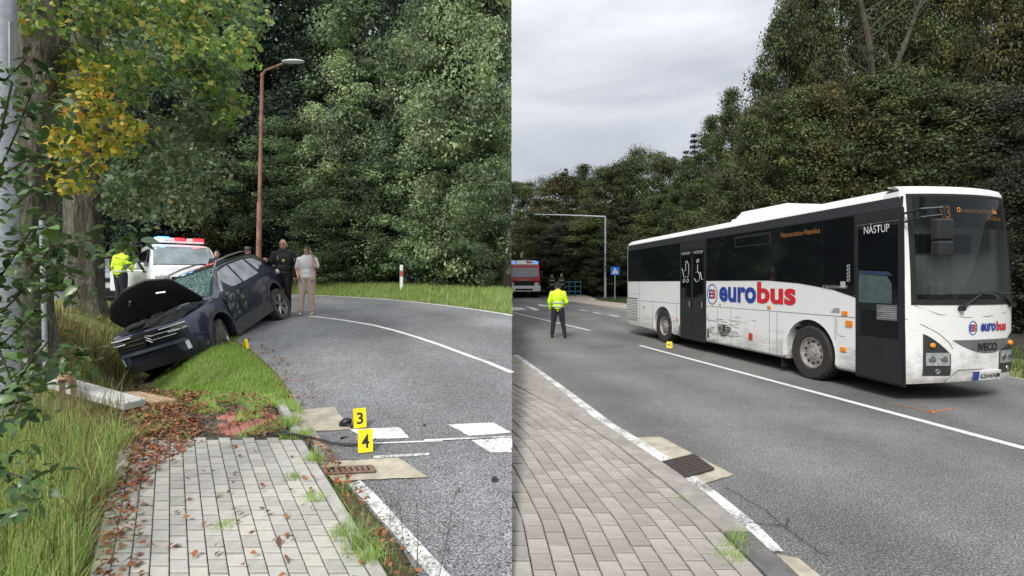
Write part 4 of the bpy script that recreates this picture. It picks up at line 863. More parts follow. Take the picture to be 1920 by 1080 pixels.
m = MB(); m.ell(L_(4.35, .86, .98), (.05, .03, .06), 10, 6); m.build('tail_lamp', WHITE, wreck, smooth=True); c.side(-1, [(4.12, .92), (4.12, 1.08), (4.36, 1.06), (4.38, .95)], 'tail_light', REDL)
# ---------------------------------------------------------------- police van
VANT = dict(x=[0, .06, .2, .45, .8, 1.05, 1.3, 1.7, 2.0, 2.6, 3.6, 4.6, 4.85, 4.9],
    zb=[.45, .32, .28, .26, .26, .26, .26, .26, .26, .26, .27, .32, .40, .5], zs=[.85, .98, 1.03, 1.06, 1.09, 1.12, 1.15, 1.18, 1.18, 1.18, 1.18, 1.18, 1.17, 1.1],
    zt=[.88, 1.0, 1.06, 1.10, 1.16, 1.22, 1.45, 1.80, 1.92, 1.97, 1.98, 1.97, 1.90, 1.8], wb=[.62, .78, .88, .93, .95, .95, .95, .95, .95, .95, .95, .95, .93, .88], wt=[.56, .70, .78, .82, .84, .86, .85, .80, .78, .77, .77, .77, .76, .72])
def yawvec(yaw): return (0, 0, yaw)
PW = pm('police_white', (.76, .77, .77), .3, var=.04, coat=.6); GREEN = pm('police_green', (.02, .22, .09), .4, var=.08)
WSG = pm('windscreen_pale', (.20, .24, .25), .06, var=.25, scale=1.5, spec=.8)
van = thing('police_van', 'white and green police van with its roof light bar flashing blue and red', 'van', (-9.12, 14.5, float(TL(14.5)) - .06), yawvec(R(90 + 41)))
v = Car(van, VANT); b_ = v.shell('body', PW); v.cutwheels(b_, (.9, 3.9), .36, .40)
v.top(1.12, 1.82, -.93, .93, 'windscreen', WSG, .012); m = MB()
m.tube([v.P(1.12, s_ * .8, v.tz(1.12, .8) + .02) for s_ in (-1, -.5, 0, .5, 1)], .018, 6); m.build('wiper_cowl', MBLACK, van)
for sg in (-1, 1):
    v.side(sg, [(1.42, 1.22), (1.85, 1.72), (2.2, 1.78), (2.2, 1.22)], 'side_window', DGLASS); v.side(sg, [(2.35, 1.24), (2.35, 1.78), (3.5, 1.78), (3.5, 1.24)], 'side_window', DGLASS); v.side(sg, [(3.6, 1.24), (3.6, 1.78), (4.6, 1.76), (4.6, 1.24)], 'side_window', DGLASS)
    v.side(sg, [(.55, .72), (.60, 1.0), (4.7, 1.1), (4.7, .72)], 'green_stripe', GREEN, .006); v.front(sg * .55, sg * .86, .76, .93, 'headlight', LENS, .015)
    m = MB(); m.box(v.P(1.5, sg * 1.10, 1.22), (.12, .24, .20)); m.build('mirror', PW, van, bevel=.04)
    for x in (.9, 3.9): wheel(van, v.P(x, sg * .83, .34), .34, .22, LEFT if sg < 0 else RIGHT, 5, .66)
v.front(-.5, .5, .66, .90, 'grille', MBLACK, .014); v.front(-.75, .75, .34, .52, 'bumper_intake', MBLACK, .014)
pl_ = v.front(-.26, .26, .50, .61, 'licence_plate', WHITE, .03)
m = MB(); m.box((2.3, 0, 2.02), (.24, 1.35, .05)); lb = m.build('light_bar_base', WHITE, van, bevel=.02)
BLE = pm('beacon_blue', (.05, .2, .9), .3, emit=(.02, .15, 1, 5)); RDE = pm('beacon_red', (.8, .02, .02), .3, emit=(1, .008, .012, 5)); BLK_ = pm('beacon_clear', (.35, .6, .8), .15, emit=(.2, .5, 1, 3))
for y0, y1, mt in ((-.66, -.46, BLK_), (-.44, -.14, WHITE), (-.12, .14, RDE), (.2, .36, WHITE), (.38, .66, RDE)):
    m = MB(); m.box((2.3, -(y0 + y1) / 2, 2.10), (.22, y1 - y0, .10)); m.build('beacon', mt, van, bevel=.02)
m = MB(); m.box((2.30, .42, 2.165), (.1, .3, .03)); m.build('beacon', BLE, van, bevel=.01)
for yy_, cc in ((.45, (.08, .25, 1)), (-.5, (1, .03, .03))):   # the flashing beacons' own light
    l = bpy.data.lights.new('beacon_light', 'POINT'); l.energy = 5; l.color = cc; l.shadow_soft_size = .1; lo = bpy.data.objects.new('beacon_light', l); COL.objects.link(lo); lo.parent = van; lo.location = (2.3, yy_, 2.45)
dr = MB()                                               # front door swung open on the kerb side
M = Matrix.Translation(v.P(1.36, .97, 0)) @ Matrix.Rotation(R(58), 4, 'Z')
dr.box((0, 0, 0), (.92, .06, .62), mat=M @ Matrix.Translation((.46, 0, .80))); door = dr.build('open_door', [PW], van, bevel=.03)
m = MB(); m.box((0, 0, 0), (.05, .07, .75), mat=M @ Matrix.Translation((.9, 0, 1.45))); m.box((0, 0, 0), (.85, .07, .05), mat=M @ Matrix.Translation((.5, 0, 1.82))); m.box((0, 0, 0), (.05, .07, .85), mat=M @ Matrix.Translation((.22, 0, 1.4)) @ Matrix.Rotation(R(30), 4, 'Y')); m.build('door_frame', BLACK, door)
m = MB(); m.box((0, 0, 0), (.85, .02, .30), mat=M @ Matrix.Translation((.46, -.03, .78))); m.build('door_card', BLACK, door)
# ---------------------------------------------------------------- second police car, behind the lime trunk
SIL = pm('silver_paint', (.50, .55, .60), .3, .3, var=.05, coat=.6)
pc = thing('police_car', 'silver estate car parked behind the lime trunk next to the police van', 'car', (-11.75, 15.0, float(TL(15.0))), (0, 0, R(128)))
tab = dict(SUVT); tab['zt'] = [z if z < 1.12 else 1.12 + (z - 1.12) * .78 for z in SUVT['zt']]
k = Car(pc, tab, (1, .97, .95)); b_ = k.shell('body', SIL); k.cutwheels(b_, (.93, 3.66), .36, .40)
k.top(1.30, 2.0, -.93, .93, 'windscreen', WSG, .012); k.front(-.55, .55, .72, .84, 'grille', MBLACK, .014); k.front(-.66, .66, .28, .50, 'lower_grille', MBLACK, .014)
k.front(-.26, .26, .54, .65, 'licence_plate', WHITE, .03)
for sg in (-1, 1):
    k.front(sg * .52, sg * .82, .78, .92, 'headlight', LENS, .02); k.side(sg, [(1.52, 1.12), (1.98, 1.38), (2.44, 1.42), (2.44, 1.12)], 'side_window', DGLASS); k.side(sg, [(2.52, 1.12), (2.52, 1.42), (3.5, 1.42), (3.7, 1.15)], 'side_window', DGLASS)
    m = MB(); m.box(k.P(1.62, sg * 1.03, 1.10), (.10, .18, .12)); m.build('mirror', SIL, pc, bevel=.03)
    for x in (.93, 3.66): wheel(pc, k.P(x, sg * .80, .34), .32, .20, LEFT if sg < 0 else RIGHT, 5, .68)
# ---------------------------------------------------------------- fire engine
fe = thing('fire_engine', 'red and white fire engine standing on the road beyond the blue railing', 'fire engine', (.9, 37.5, float(TR(38.5))), (0, 0, 0))
FR = pm('fire_red', (.48, .02, .02), .35, var=.08, coat=.5)
def fbox(c_, d_, mt, nm, par=None, bev=.03): m = MB(); m.box(c_, d_, 0); return m.build(nm, mt, par or fe, bevel=bev)
m = MB(); W2 = 1.2
m.prism([(-W2, .05, .75), (W2, .05, .75), (W2, 2.1, .75), (-W2, 2.1, .75)], [(-W2, 0, 1.45), (W2, 0, 1.45), (W2, 2.1, 1.45), (-W2, 2.1, 1.45)])
m.prism([(-W2, 0, 1.45), (W2, 0, 1.45), (W2, 2.1, 1.45), (-W2, 2.1, 1.45)], [(-W2 + .08, .16, 2.42), (W2 - .08, .16, 2.42), (W2 - .05, 2.1, 2.42), (-W2 + .05, 2.1, 2.42)]); cab = m.build('cab', FR, fe, bevel=.05)
m = MB(); m.prism([(-1.05, -.012, 1.5), (1.05, -.012, 1.5), (1.05, .03, 1.5), (-1.05, .03, 1.5)], [(-1.0, .105, 2.2), (1.0, .105, 2.2), (1.0, .15, 2.2), (-1.0, .15, 2.2)]); m.build('windscreen', pm('fire_glass', (.24, .26, .27), .08, spec=.7), cab)
fbox((0, .02, .66), (2.42, .22, .42), PW, 'bumper'); fbox((0, -.10, .60), (1.3, .04, .12), MBLACK, 'bumper_slot'); fbox((-.2, .8, 2.62), (.7, .5, .26), PW, 'roof_locker'); fbox((.75, 1.2, 2.62), (.5, .7, .22), ALU, 'roof_lamp_mast'); fbox((0, -.02, 1.02), (1.5, .06, .36), MBLACK, 'grille'); fbox((0, -.03, 1.32), (2.3, .05, .20), FR, 'front_band'); fbox((0, 4.4, 1.7), (2.4, 4.4, 2.0), FR, 'equipment_body'); fbox((0, .35, 2.47), (2.1, .4, .12), PW, 'roof_sign'); fbox((0, 4.2, 2.78), (2.0, 3.6, .12), ALU, 'ladder')
for x in (-.9, .9): fbox((x, -.02, .98), (.32, .08, .22), LENS, 'headlight'); fbox((x * .95, .35, 2.6), (.4, .26, .18), pm('beacon_cold', (.1, .3, .7), .2, emit=(.1, .3, 1, .4)), 'beacon'); fbox((x * 1.45, .05, 1.75), (.16, .14, .42), BLACK, 'mirror')
textm('HASIČI', .13, LETT, fe, Matrix(((1, 0, 0, 0), (0, 0, -1, -.062), (0, 1, 0, 1.25), (0, 0, 0, 1))), width=.9)
for x, sg in ((-1.0, -1), (1.0, 1)):
    for y in (1.1, 5.2): wheel(fe, (x, y, .48), .48, .3, Matrix.Rotation(R(90 * sg), 4, 'Y'), 0, .6)
fbox((0, 3, .62), (1.7, 6, .3), MBLACK, 'chassis')
# ---------------------------------------------------------------- people (local: facing -y, feet at z 0)
def cap_chain(m, pts, rad, n=10, sq=1.0):
    pts = [Vector(p) for p in pts]
    m.tube(pts, rad, n)
    for p, r in zip(pts, rad): m.ell(p, (r, r, r), 10, 6)
def voxel(m, name, mat, par, vs=.013, it=4):
    o = m.build(name, mat, par)
    r = o.modifiers.new('r', 'REMESH'); r.mode = 'VOXEL'; r.voxel_size = vs; r.use_smooth_shade = True
    s = o.modifiers.new('s', 'SMOOTH'); s.iterations = it; s.factor = .5
    bake(o); o.data.materials.clear(); o.data.materials.append(mat)
    o.data.polygons.foreach_set('use_smooth', [True] * len(o.data.polygons))
    return o
def mirror(j): return (-j[0], j[1], j[2])
def person(label, loc, yaw, h, top, legs, shoes, hair=None, J=None, group=None, fat=1., vest=None, headrot=(0, 0), jacket_len=.86, sleeves='long', capm=None, band=None, puff=1.0):
    k = h / 1.75
    r = thing('person', label, 'person', loc, (0, 0, yaw), group)
    j = dict(hd=(0, -.01, 1.63), nk=(0, .0, 1.47), cl=(0, .0, 1.40), wa=(0, .01, 1.08), pe=(0, .01, .95))
    for s, n in ((-1, 'R'), (1, 'L')):
        j['sh' + n] = (s * .18, .0, 1.40); j['el' + n] = (s * .245, .03, 1.13); j['wr' + n] = (s * .25, -.05, .88); j['hp' + n] = (s * .09, .01, .93); j['kn' + n] = (s * .10, -.01, .50); j['an' + n] = (s * .11, .03, .09)
    j.update(J or {}); j = {a: Vector(b) * k for a, b in j.items()}
    S = lambda x: x * k
    HR = Matrix.Rotation(headrot[0], 4, 'Z') @ Matrix.Rotation(headrot[1], 4, 'X')
    def hp(p): return j['hd'] + (HR @ Vector(p)) * k
    b = MB()                                            # the body: one surface
    b.ell(j['hd'], (S(.076), S(.092), S(.115)), 14, 10, M=HR); b.ell(hp((0, -.03, -.06)), (S(.056), S(.06), S(.06)), 12, 8, M=HR); b.ell(hp((0, -.098, -.012)), (S(.014), S(.02), S(.024)), 8, 6, M=HR)
    for s in (-1, 1): b.ell(hp((s * .078, .01, -.01)), (S(.012), S(.022), S(.032)), 8, 6, M=HR)
    b.ell(hp((0, -.088, -.052)), (S(.024), S(.01), S(.008)), 8, 6, M=HR)
    cap_chain(b, [hp((0, .02, -.06)), j['nk'], j['cl']], [S(.056), S(.056), S(.08)])
    b.ell((j['cl'] + j['wa']) / 2 + Vector((0, 0, S(.05))), (S(.15 * fat), S(.095 * fat), S(.22)), 14, 10); b.ell((j['wa'] + j['pe']) / 2, (S(.135 * fat), S(.095 * fat), S(.16)), 14, 10)
    for n, s in (('R', -1), ('L', 1)):
        cap_chain(b, [j['cl'] * .6 + j['sh' + n] * .4, j['sh' + n], j['el' + n], j['wr' + n]], [S(.06), S(.052), S(.038), S(.026)])
        d = (j['wr' + n] - j['el' + n]).normalized(); w = j['wr' + n]; sd = d.cross(Vector((1, 0, 0))); sd = sd.normalized() if sd.length > .1 else Vector((0, 1, 0)); nn = d.cross(sd).normalized()
        b.ell(w + d * S(.05), (S(.03), S(.035), S(.04)), 8, 6)
        cur = nn * (-s) * .3
        for f_, (o_, ln) in enumerate(((-.026, .065), (-.009, .078), (.009, .074), (.026, .058))):
            p0 = w + d * S(.075) + sd * S(o_); p1 = p0 + (d * .8 + cur).normalized() * S(ln * .55); p2 = p1 + (d * .45 + cur * 2).normalized() * S(ln * .5); cap_chain(b, [p0, p1, p2], [S(.0095), S(.009), S(.008)], 6)
        p0 = w + d * S(.03) - sd * S(.03); cap_chain(b, [p0, p0 + (d * .6 - sd * .7).normalized() * S(.035), p0 + (d * .9 - sd * .5).normalized() * S(.06)], [S(.012), S(.011), S(.009)], 6)
        cap_chain(b, [j['hp' + n], j['kn' + n], j['an' + n]], [S(.078), S(.05), S(.035)])
    voxel(b, 'body', SKIN, r, .011, 2)
    e = MB()
    for s in (-1, 1): e.ell(hp((s * .03, -.083, .012)), (S(.011), S(.008), S(.006)), 8, 6, M=HR); e.tube([hp((s * .046, -.078, .034)), hp((s * .03, -.090, .038)), hp((s * .016, -.090, .034))], S(.004), 5)
    e.build('eyes', BLK, r, smooth=True)
    t = MB()                                            # jacket or shirt
    mid_ = (j['cl'] + j['wa']) / 2
    t.ell(mid_ + Vector((0, 0, S(.06))), (S(.185 * fat), S(.125 * fat), S(.25)), 16, 12); t.ell(j['wa'], (S(.165 * fat), S(.122 * fat), S(.16)), 16, 10); t.ell(j['pe'] * .75 + j['wa'] * .25 - Vector((0, 0, S(.0))), (S(.172 * fat), S(.128 * fat), S(.98 - jacket_len)), 16, 10)
    t.ell(j['nk'] - Vector((0, 0, S(.03))), (S(.07), S(.072), S(.045)), 12, 6)
    for n in 'RL':
        sh, el, wr = j['sh' + n], j['el' + n], j['wr' + n]
        if sleeves == 'long': cap_chain(t, [j['cl'] * .6 + sh * .4, sh, el, wr - (wr - el).normalized() * S(.01)], [S(.085), S(.082 * puff), S(.064 * puff), S(.05 * puff)], 12)
        else: cap_chain(t, [j['cl'] * .6 + sh * .4, sh, sh * .25 + el * .75], [S(.085), S(.078), S(.066)], 12)
    tj = voxel(t, 'jacket' if sleeves == 'long' else 'shirt', top, r, .014, 4)
    if band:
        for z in band:
            m = MB(); m.lathe([(1.0, -S(.022)), (1.03, -S(.022)), (1.03, S(.022)), (1.0, S(.022))], Matrix.Translation((0, S(.008), S(z))) @ Matrix.Diagonal((S(.188 * fat), S(.142 * fat), 1, 1)), 28, closed=True); m.build('reflective_band', pm('reflective', (.55, .6, .5), .4, .2), tj, smooth=True)
    if vest is not None:
        m = MB(); m.ell(mid_ + Vector((0, 0, S(.03))), (S(.198 * fat), S(.142 * fat), S(.23)), 16, 12); m.ell(j['wa'] + Vector((0, 0, S(.0))), (S(.185 * fat), S(.14 * fat), S(.15)), 16, 10); voxel(m, 'vest', vest, r, .014, 3)
    g = MB(); g.ell(j['pe'], (S(.165 * fat), S(.125 * fat), S(.13)), 14, 8)
    for n in 'RL': cap_chain(g, [j['hp' + n], (j['hp' + n] + j['kn' + n]) / 2, j['kn' + n], j['an' + n] + Vector((0, 0, S(.02)))], [S(.108 * fat), S(.095 * fat), S(.074 * fat), S(.062)], 12)
    voxel(g, 'trousers', legs, r, .014, 3)
    for n in 'RL':
        a = j['an' + n]; m = MB(); m.ell(a + Vector((0, S(.01), -S(.035))), (S(.048), S(.06), S(.055)), 12, 8); m.ell(a + Vector((0, -S(.09), -S(.056))), (S(.046), S(.10), S(.036)), 12, 8); m.box(a + Vector((0, -S(.06), -S(.080))), (S(.075), S(.22), S(.02))); voxel(m, 'shoe', shoes, r, .011, 2)
    if hair is not None:
        m = MB(); long_ = isinstance(hair, tuple)
        m.ell(hp((0, .012, .025)), (S(.084), S(.098), S(.108)), 14, 10, M=HR)
        if long_: m.ell(hp((0, .05, -.06)), (S(.09), S(.06), S(.12)), 12, 8, M=HR); m.ell(hp((-.07, .0, -.06)), (S(.03), S(.05), S(.1)), 10, 8, M=HR)
        hm = voxel(m, 'hair', hair[0] if long_ else hair, r, .012, 2)
        bm = bmesh.new(); bm.from_mesh(hm.data); inv = HR.inverted()
        dl = [f for f in bm.faces if (lambda q: q.y < S(-.052) and q.z < S(.062))(inv @ (f.calc_center_median() - j['hd']))]; bmesh.ops.delete(bm, geom=dl, context='FACES'); bm.to_mesh(hm.data); bm.free()
    if capm is not None:
        m = MB(); m.lathe([(S(.088), 0), (S(.094), S(.035)), (S(.085), S(.08)), (.001, S(.09))], Matrix.Translation(hp((0, 0, .055))) @ HR @ Matrix.Diagonal((1, 1.1, 1, 1)), 20); m.ell(hp((0, -.10, .06)), (S(.07), S(.06), S(.008)), 12, 6, M=HR); m.build('cap', capm, r, smooth=True)
    return r, j, k
HIVIS = pm('hivis_yellow', (.62, .88, .03), .6, var=.12, scale=9, bump=.5, bscale=18, dist=.02); DNAVY = pm('navy_cloth', (.014, .016, .024), .85, var=.2, bump=.3, bscale=30); BCLOTH = pm('black_cloth', (.010, .011, .013), .8, var=.25, bump=.4, bscale=25, dist=.02)
SHOE = pm('black_leather', (.012, .012, .012), .5); BEIGE = pm('beige_quilt', (.62, .44, .37), .75, var=.12, bump=.5, bscale=14, dist=.03); BEIGE2 = pm('beige_joggers', (.46, .36, .30), .85, var=.12, bump=.5, bscale=16, dist=.02)
WSH = pm('white_shirt', (.66, .67, .70), .8, var=.08, bump=.5, bscale=18, dist=.02); HAIRB = pm('hair_brown', (.04, .02, .012), .6, var=.4, scale=30); HAIRD = pm('hair_dark', (.015, .012, .01), .6, var=.4, scale=30); TRAIN = pm('tan_trainer', (.40, .33, .22), .8, var=.15)
x, y = UR(1046, 633)
person('police officer in yellow high visibility jacket standing with back turned on the open road', (x, y, 0), R(180 - 8), 1.80, HIVIS, DNAVY, SHOE, capm=DNAVY, hair=HAIRD, fat=1.08, jacket_len=.80, band=(1.0, 1.12), puff=1.15,
    J=dict(elR=(-.27, -.02, 1.14), wrR=(-.17, -.17, 1.0), elL=(.27, .0, 1.14), wrL=(.25, -.10, .92), knR=(-.15, -.02, .5), anR=(-.22, .03, .09), knL=(.14, 0, .5), anL=(.18, .03, .09)))
person('officer in yellow high visibility jacket beside the silver car and lime trunk', (-11.0, 14.3, float(TL(14.3))), R(165), 1.72, HIVIS, DNAVY, SHOE, hair=HAIRB, fat=1.1, jacket_len=.80, band=(1.02,), puff=1.15, J=dict(elR=(-.29, -.05, 1.16), wrR=(-.14, -.2, 1.08)))
pr, pj, pk = person('bald police officer in black uniform and vest standing behind the raised rear wheel', (-5.38, 11.95, float(TL(11.95))), R(18), 1.78, BCLOTH, BCLOTH, SHOE, vest=pm('tactical_vest', (.013, .014, .016), .7, var=.4, scale=12, bump=.8, bscale=14, dist=.03), fat=1.05, headrot=(R(-12), R(18)),
    J=dict(elR=(-.27, -.05, 1.18), wrR=(-.30, -.28, 1.24), elL=(.26, .02, 1.13), wrL=(.25, -.06, .88)))
def pbox(par, c_, d_, mt, nm, bev=.006): m = MB(); m.box(c_, d_); return m.build(nm, mt, par, bevel=bev)
pbox(pr, (.02, -.15, 1.27), (.05, .02, .06), pm('badge_yellow', (.5, .5, .1), .4), 'badge'); pbox(pr, (-.1, -.15, 1.33), (.03, .03, .09), pm('radio_grey', (.2, .2, .2), .5), 'radio'); pbox(pr, (.255, -.05, 1.30), (.012, .05, .06), pm('patch_pale', (.6, .55, .6), .7), 'arm_patch')
m = MB(); m.lathe([(.183, -.025), (.192, -.025), (.192, .025), (.183, .025)], Matrix.Translation((0, .01, 1.0)) @ Matrix.Diagonal((1, .76, 1, 1)), 28, closed=True); m.build('belt', BLACK, pr)
wo, wj, wk = person('woman in white shirt and beige quilted vest holding a phone to her ear', (-4.80, 11.9, float(TL(11.9))), R(14), 1.62, WSH, BEIGE2, TRAIN, hair=(HAIRB,), vest=None, sleeves='short', fat=1.12, headrot=(R(-22), R(14)),
    J=dict(elL=(.27, -.10, 1.20), wrL=(.12, -.13, 1.55), elR=(-.25, .05, 1.14), wrR=(-.2, -.12, 1.0), anR=(-.15, .0, .09), knR=(-.12, -.02, .5), anL=(.13, .03, .09)))
m = MB(); P = []
for a in np.linspace(R(-62), R(228), 26):               # open vest: wraps the sides and back
    P.append([(wk * (.205 * math.cos(a)), wk * (.15 * math.sin(a) + .005), wk * z) for z in (.84, .95, 1.05, 1.15, 1.25, 1.35)])
m.grid(P); vs = m.build('vest', BEIGE, wo, smooth=True, angle=80); so_ = vs.modifiers.new('t', 'SOLIDIFY'); so_.thickness = .03
pbox(wo, (.105 * wk, -.11 * wk, 1.62 * wk), (.015, .07, .14), BLACK, 'phone')
person('dark haired person standing half hidden between the police van and the wreck', (-9.05, 15.6, float(TL(15.6))), R(10), 1.64, BCLOTH, DNAVY, SHOE, hair=HAIRD)
person('person in dark cap standing behind the roof of the wrecked car', (-8.25, 15.9, float(TL(15.9))), R(-10), 1.74, DNAVY, DNAVY, SHOE, capm=pm('cap_grey', (.10, .10, .11), .7), hair=HAIRD)
FIRE = pm('fire_suit', (.02, .021, .02), .8, var=.3); YB = (1.0, 1.35)
x, y = UR(1032, 558); person('firefighter in dark suit with yellow bands beside the fire engine', (x, 36.5, float(TR(36.5))), R(200), 1.8, FIRE, FIRE, SHOE, capm=pm('helmet_black', (.03, .03, .03), .3), band=(1.0, 1.3), fat=1.1)
person('firefighter with pale helmet standing next to the blue railing', (x + .75, 37.2, float(TR(37.2))), R(160), 1.78, FIRE, FIRE, SHOE, capm=pm('helmet_lime', (.4, .45, .2), .4), band=(1.0, 1.3), fat=1.1)
# ---------------------------------------------------------------- street furniture
RUST = pm('rust_red_paint', (.26, .135, .10), .75, var=.3, scale=5, bump=.3)
lp_ = thing('street_lamp', 'tall rust red street lamp with a bent arm rising behind the officer', 'street lamp', (-8.20, 16.4, 1.15)); m = MB()
m.tube([(-8.20, 16.4, 1.0), (-8.14, 16.4, 4.4)], [.085, .08], 12); m.tube([(-8.14, 16.4, 4.38), (-8.06, 16.4, 8.55)], [.062, .055], 12); m.build('pole', RUST, lp_, world=True, smooth=True)
m = MB(); m.tube([(-8.06, 16.4, 8.5), (-7.95, 16.4, 8.65), (-7.3, 16.3, 8.84)], .04, 8); m.build('arm', RUST, lp_, world=True, smooth=True); m = MB(); m.ell((-7.0, 16.25, 8.87), (.38, .13, .06), 14, 8); m.build('lamp_head', pm('lamp_head_pale', (.6, .65, .65), .4), lp_, world=True, smooth=True)
x, y = UR(1135, 561); zb = float(TR(36)); lp2 = thing('street_lamp', 'grey steel lamp post with a long straight horizontal arm beside the crossing sign', 'street lamp', ((1135 - CX) / F * 36, 36, zb)); X0 = (1135 - CX) / F * 36
m = MB(); m.tube([(X0, 36, zb - .1), (X0, 36, zb + 2.2), (X0, 36, 6.5)], [.10, .085, .06], 12); m.build('pole', GALV, lp2, world=True, smooth=True); m = MB(); m.tube([(X0, 36, 6.47), ((1060 - CX) / F * 36, 36, 6.58), ((1012 - CX) / F * 36, 36, 6.62)], [.06, .045, .035], 8); m.build('arm', GALV, lp2, world=True, smooth=True); m = MB(); m.ell(((1008 - CX) / F * 36, 36, 6.62), (.3, .1, .05), 12, 6); m.build('lamp_head', GALV, lp2, world=True, smooth=True)
# crossing sign
Ys = 33.; xs_ = (1153 - CX) / F * Ys; zt = lambda py: EYE - (py - HZ) / F * Ys; cs = thing('crossing_sign', 'blue square pedestrian crossing sign with a white triangle on a thin post', 'sign', (xs_, Ys, zt(556)))
m = MB(); m.tube([(xs_, Ys, zt(562)), (xs_, Ys, zt(500))], .03, 8); m.build('post', GALV, cs, world=True); m = MB(); m.box((xs_, Ys - .05, zt(508)), (.56, .02, .52)); m.build('panel', pm('sign_blue', (.02, .13, .48), .4), cs, world=True)
m = MB(); tri = [(xs_ - .2, zt(513)), (xs_ + .2, zt(513)), (xs_, zt(502.5))]; m.prism([(p[0], Ys - .062, p[1]) for p in tri], [(p[0], Ys - .068, p[1]) for p in tri]); m.build('triangle', LETT, cs, world=True)
m = MB(); a_, b_ = xs_, Ys - .075; z0 = zt(512.6); m.tube([(a_ - .07, b_, z0), (a_ - .02, b_, z0 + .1), (a_ + .05, b_, z0)], .012, 5); m.tube([(a_ - .02, b_, z0 + .1), (a_ + .01, b_, z0 + .19)], .018, 5); m.ell((a_ + .015, b_, z0 + .225), (.02, .006, .02), 8, 5); m.build('walker_symbol', BLK, cs, world=True)
# blue railing
BR = pm('railing_blue', (.03, .16, .24), .5, var=.15); Yr = 38.; rl = thing('railing', 'teal blue metal railing at the bend beyond the officer', 'railing', ((1088 - CX) / F * Yr, Yr, float(TR(Yr)) + .1)); x0, x1 = (1046 - CX) / F * Yr, (1089 - CX) / F * Yr; zb = float(TR(Yr)) + .05
for i in range(5): xx = x0 + (x1 - x0) * i / 4; m = MB(); m.tube([(xx, Yr, zb), (xx, Yr, zb + 1.15)], .035, 8); m.build('post', BR, rl, world=True)
for z in (.42, .78, 1.12): m = MB(); m.tube([(x0, Yr, zb + z), (x1, Yr, zb + z)], .028, 8); m.build('rail', BR, rl, world=True)
# reflector post
Yp = 19.6; xp = (753 - CX) / F * Yp; zp = EYE - (541 - HZ) / F * Yp; rp_ = thing('marker_post', 'white roadside marker post with a red reflector in the far grass', 'marker post', (xp, Yp, zp - .2)); m = MB(); m.box((xp, Yp, zp + .36), (.13, .08, 1.1)); m.build('post', pm('post_white', (.72, .72, .66), .5), rp_, world=True, bevel=.02); m = MB(); m.box((xp, Yp - .045, zp + .58), (.10, .012, .13)); m.build('reflector', REDL, rp_, world=True); m = MB(); m.box((xp, Yp - .043, zp + .58), (.134, .006, .24)); m.build('reflector_band', pm('post_grey', (.25, .2, .18), .5), rp_, world=True)
# galvanised mast and thin pole
mx_, my_ = -5.03, 5.0; ms = thing('mast', 'thick galvanised steel mast standing in the shrub', 'mast', (mx_, my_, float(hL(mx_, my_)))); m = MB(); m.tube([(mx_ + .03, my_, .2), (mx_, my_, 6.5)], [.13, .105], 20); m.build('pole', GALV, ms, world=True, smooth=True); m = MB(); m.box((mx_ + .12, my_ - .02, 4.1), (.03, .05, .5)); m.build('cable_clip', ALU, ms, world=True)
px_, py_ = -5.92, 6.45; ms = thing('signpost', 'thin grey pipe post leaning slightly on the grassy bank', 'post', (px_, py_, float(hL(px_, py_)))); m = MB(); zz = float(hL(px_, py_)); m.tube([(px_ + .01, py_, zz - .2), (px_ - .05, py_, 2.6)], .028, 10); m.build('pole', GALV, ms, world=True, smooth=True); m = MB(); m.lathe([(.001, .012), (.03, .01), (.03, -.01)], Matrix.Translation((px_ - .05, py_, 2.6)), 10); m.build('post_cap', BLACK, ms, world=True)
# ---------------------------------------------------------------- evidence markers and debris
def marker(label, px, py, w, h, num, uf, zf, yaw=0, thing_name='evidence_marker'):
    x, y = uf(px, py); z = float(zf(y)) + .004; t = thing(thing_name, label, 'evidence marker', (x, y, z), (0, 0, yaw), 'numbered evidence markers')
    d = h * .34
    for s in (-1, 1):
        m = MB(); m.prism([(-w / 2, s * d, 0), (w / 2, s * d, 0), (w / 2, s * (d - .006), 0), (-w / 2, s * (d - .006), 0)], [(-w / 2, s * .004, h), (w / 2, s * .004, h), (w / 2, s * .001, h), (-w / 2, s * .001, h)]); f_ = m.build('panel', YEL, t)
        if s < 0 and num:
            u = Vector((0, d - .004, h)).normalized(); nn = Vector((1, 0, 0)).cross(u); p = Vector((0, -d, 0)) + u * (h * .2) + nn * .0025
            textm(num, h * .62, BLK, t, Matrix(((1, 0, nn.x, p.x), (0, u.y, nn.y, p.y), (0, u.z, nn.z, p.z), (0, 0, 0, 1))), 'number', width=w * (.5 if len(num) == 1 else .75), bold=.015)
    return t
marker('yellow evidence marker tent numbered 3 behind the other one', 674, 800, .125, .185, '3', UL, TL, R(24)); marker('yellow evidence marker tent numbered 4 next to the long trim strip', 685, 845, .13, .19, '4', UL, TL, R(18))
marker('yellow evidence marker tent numbered 45 below the rear bus wheel', 1255, 652, .15, .165, '45', UR, TR, R(-10)); marker('narrow yellow evidence marker at the grass edge by the wrecked front wheel', 461, 654, .05, .16, '', UL, TL, R(60))
def G(px, py, dz=0): x, y = UL(px, py); return (x, y, float(TL(y)) + dz)
TRIM = pm('trim_black', (.014, .014, .016), .35, var=.3, scale=15)
ds = thing('trim_strip', 'long torn black bumper trim strip lying across the kerb', 'debris', G(590, 832)); m = MB()
m.tube([G(468, 831, .06), G(500, 828, .075), (G(545, 829, .075)), G(590, 833, .055), G(620, 836, .03), G(655, 838, .02), G(690, 836, .02), G(706, 831, .05)], [.006, .012, .015, .013, .010, .012, .010, .004], 7); m.build('strip', TRIM, ds, world=True); m = MB()
for a, b in (((520, 826), (545, 822)), ((560, 833), (575, 840)), ((640, 838), (652, 833))): m.tube([G(*a, .08), G(*b, .07)], [.014, .004], 5)
m.build('broken_clip', TRIM, ds, world=True)
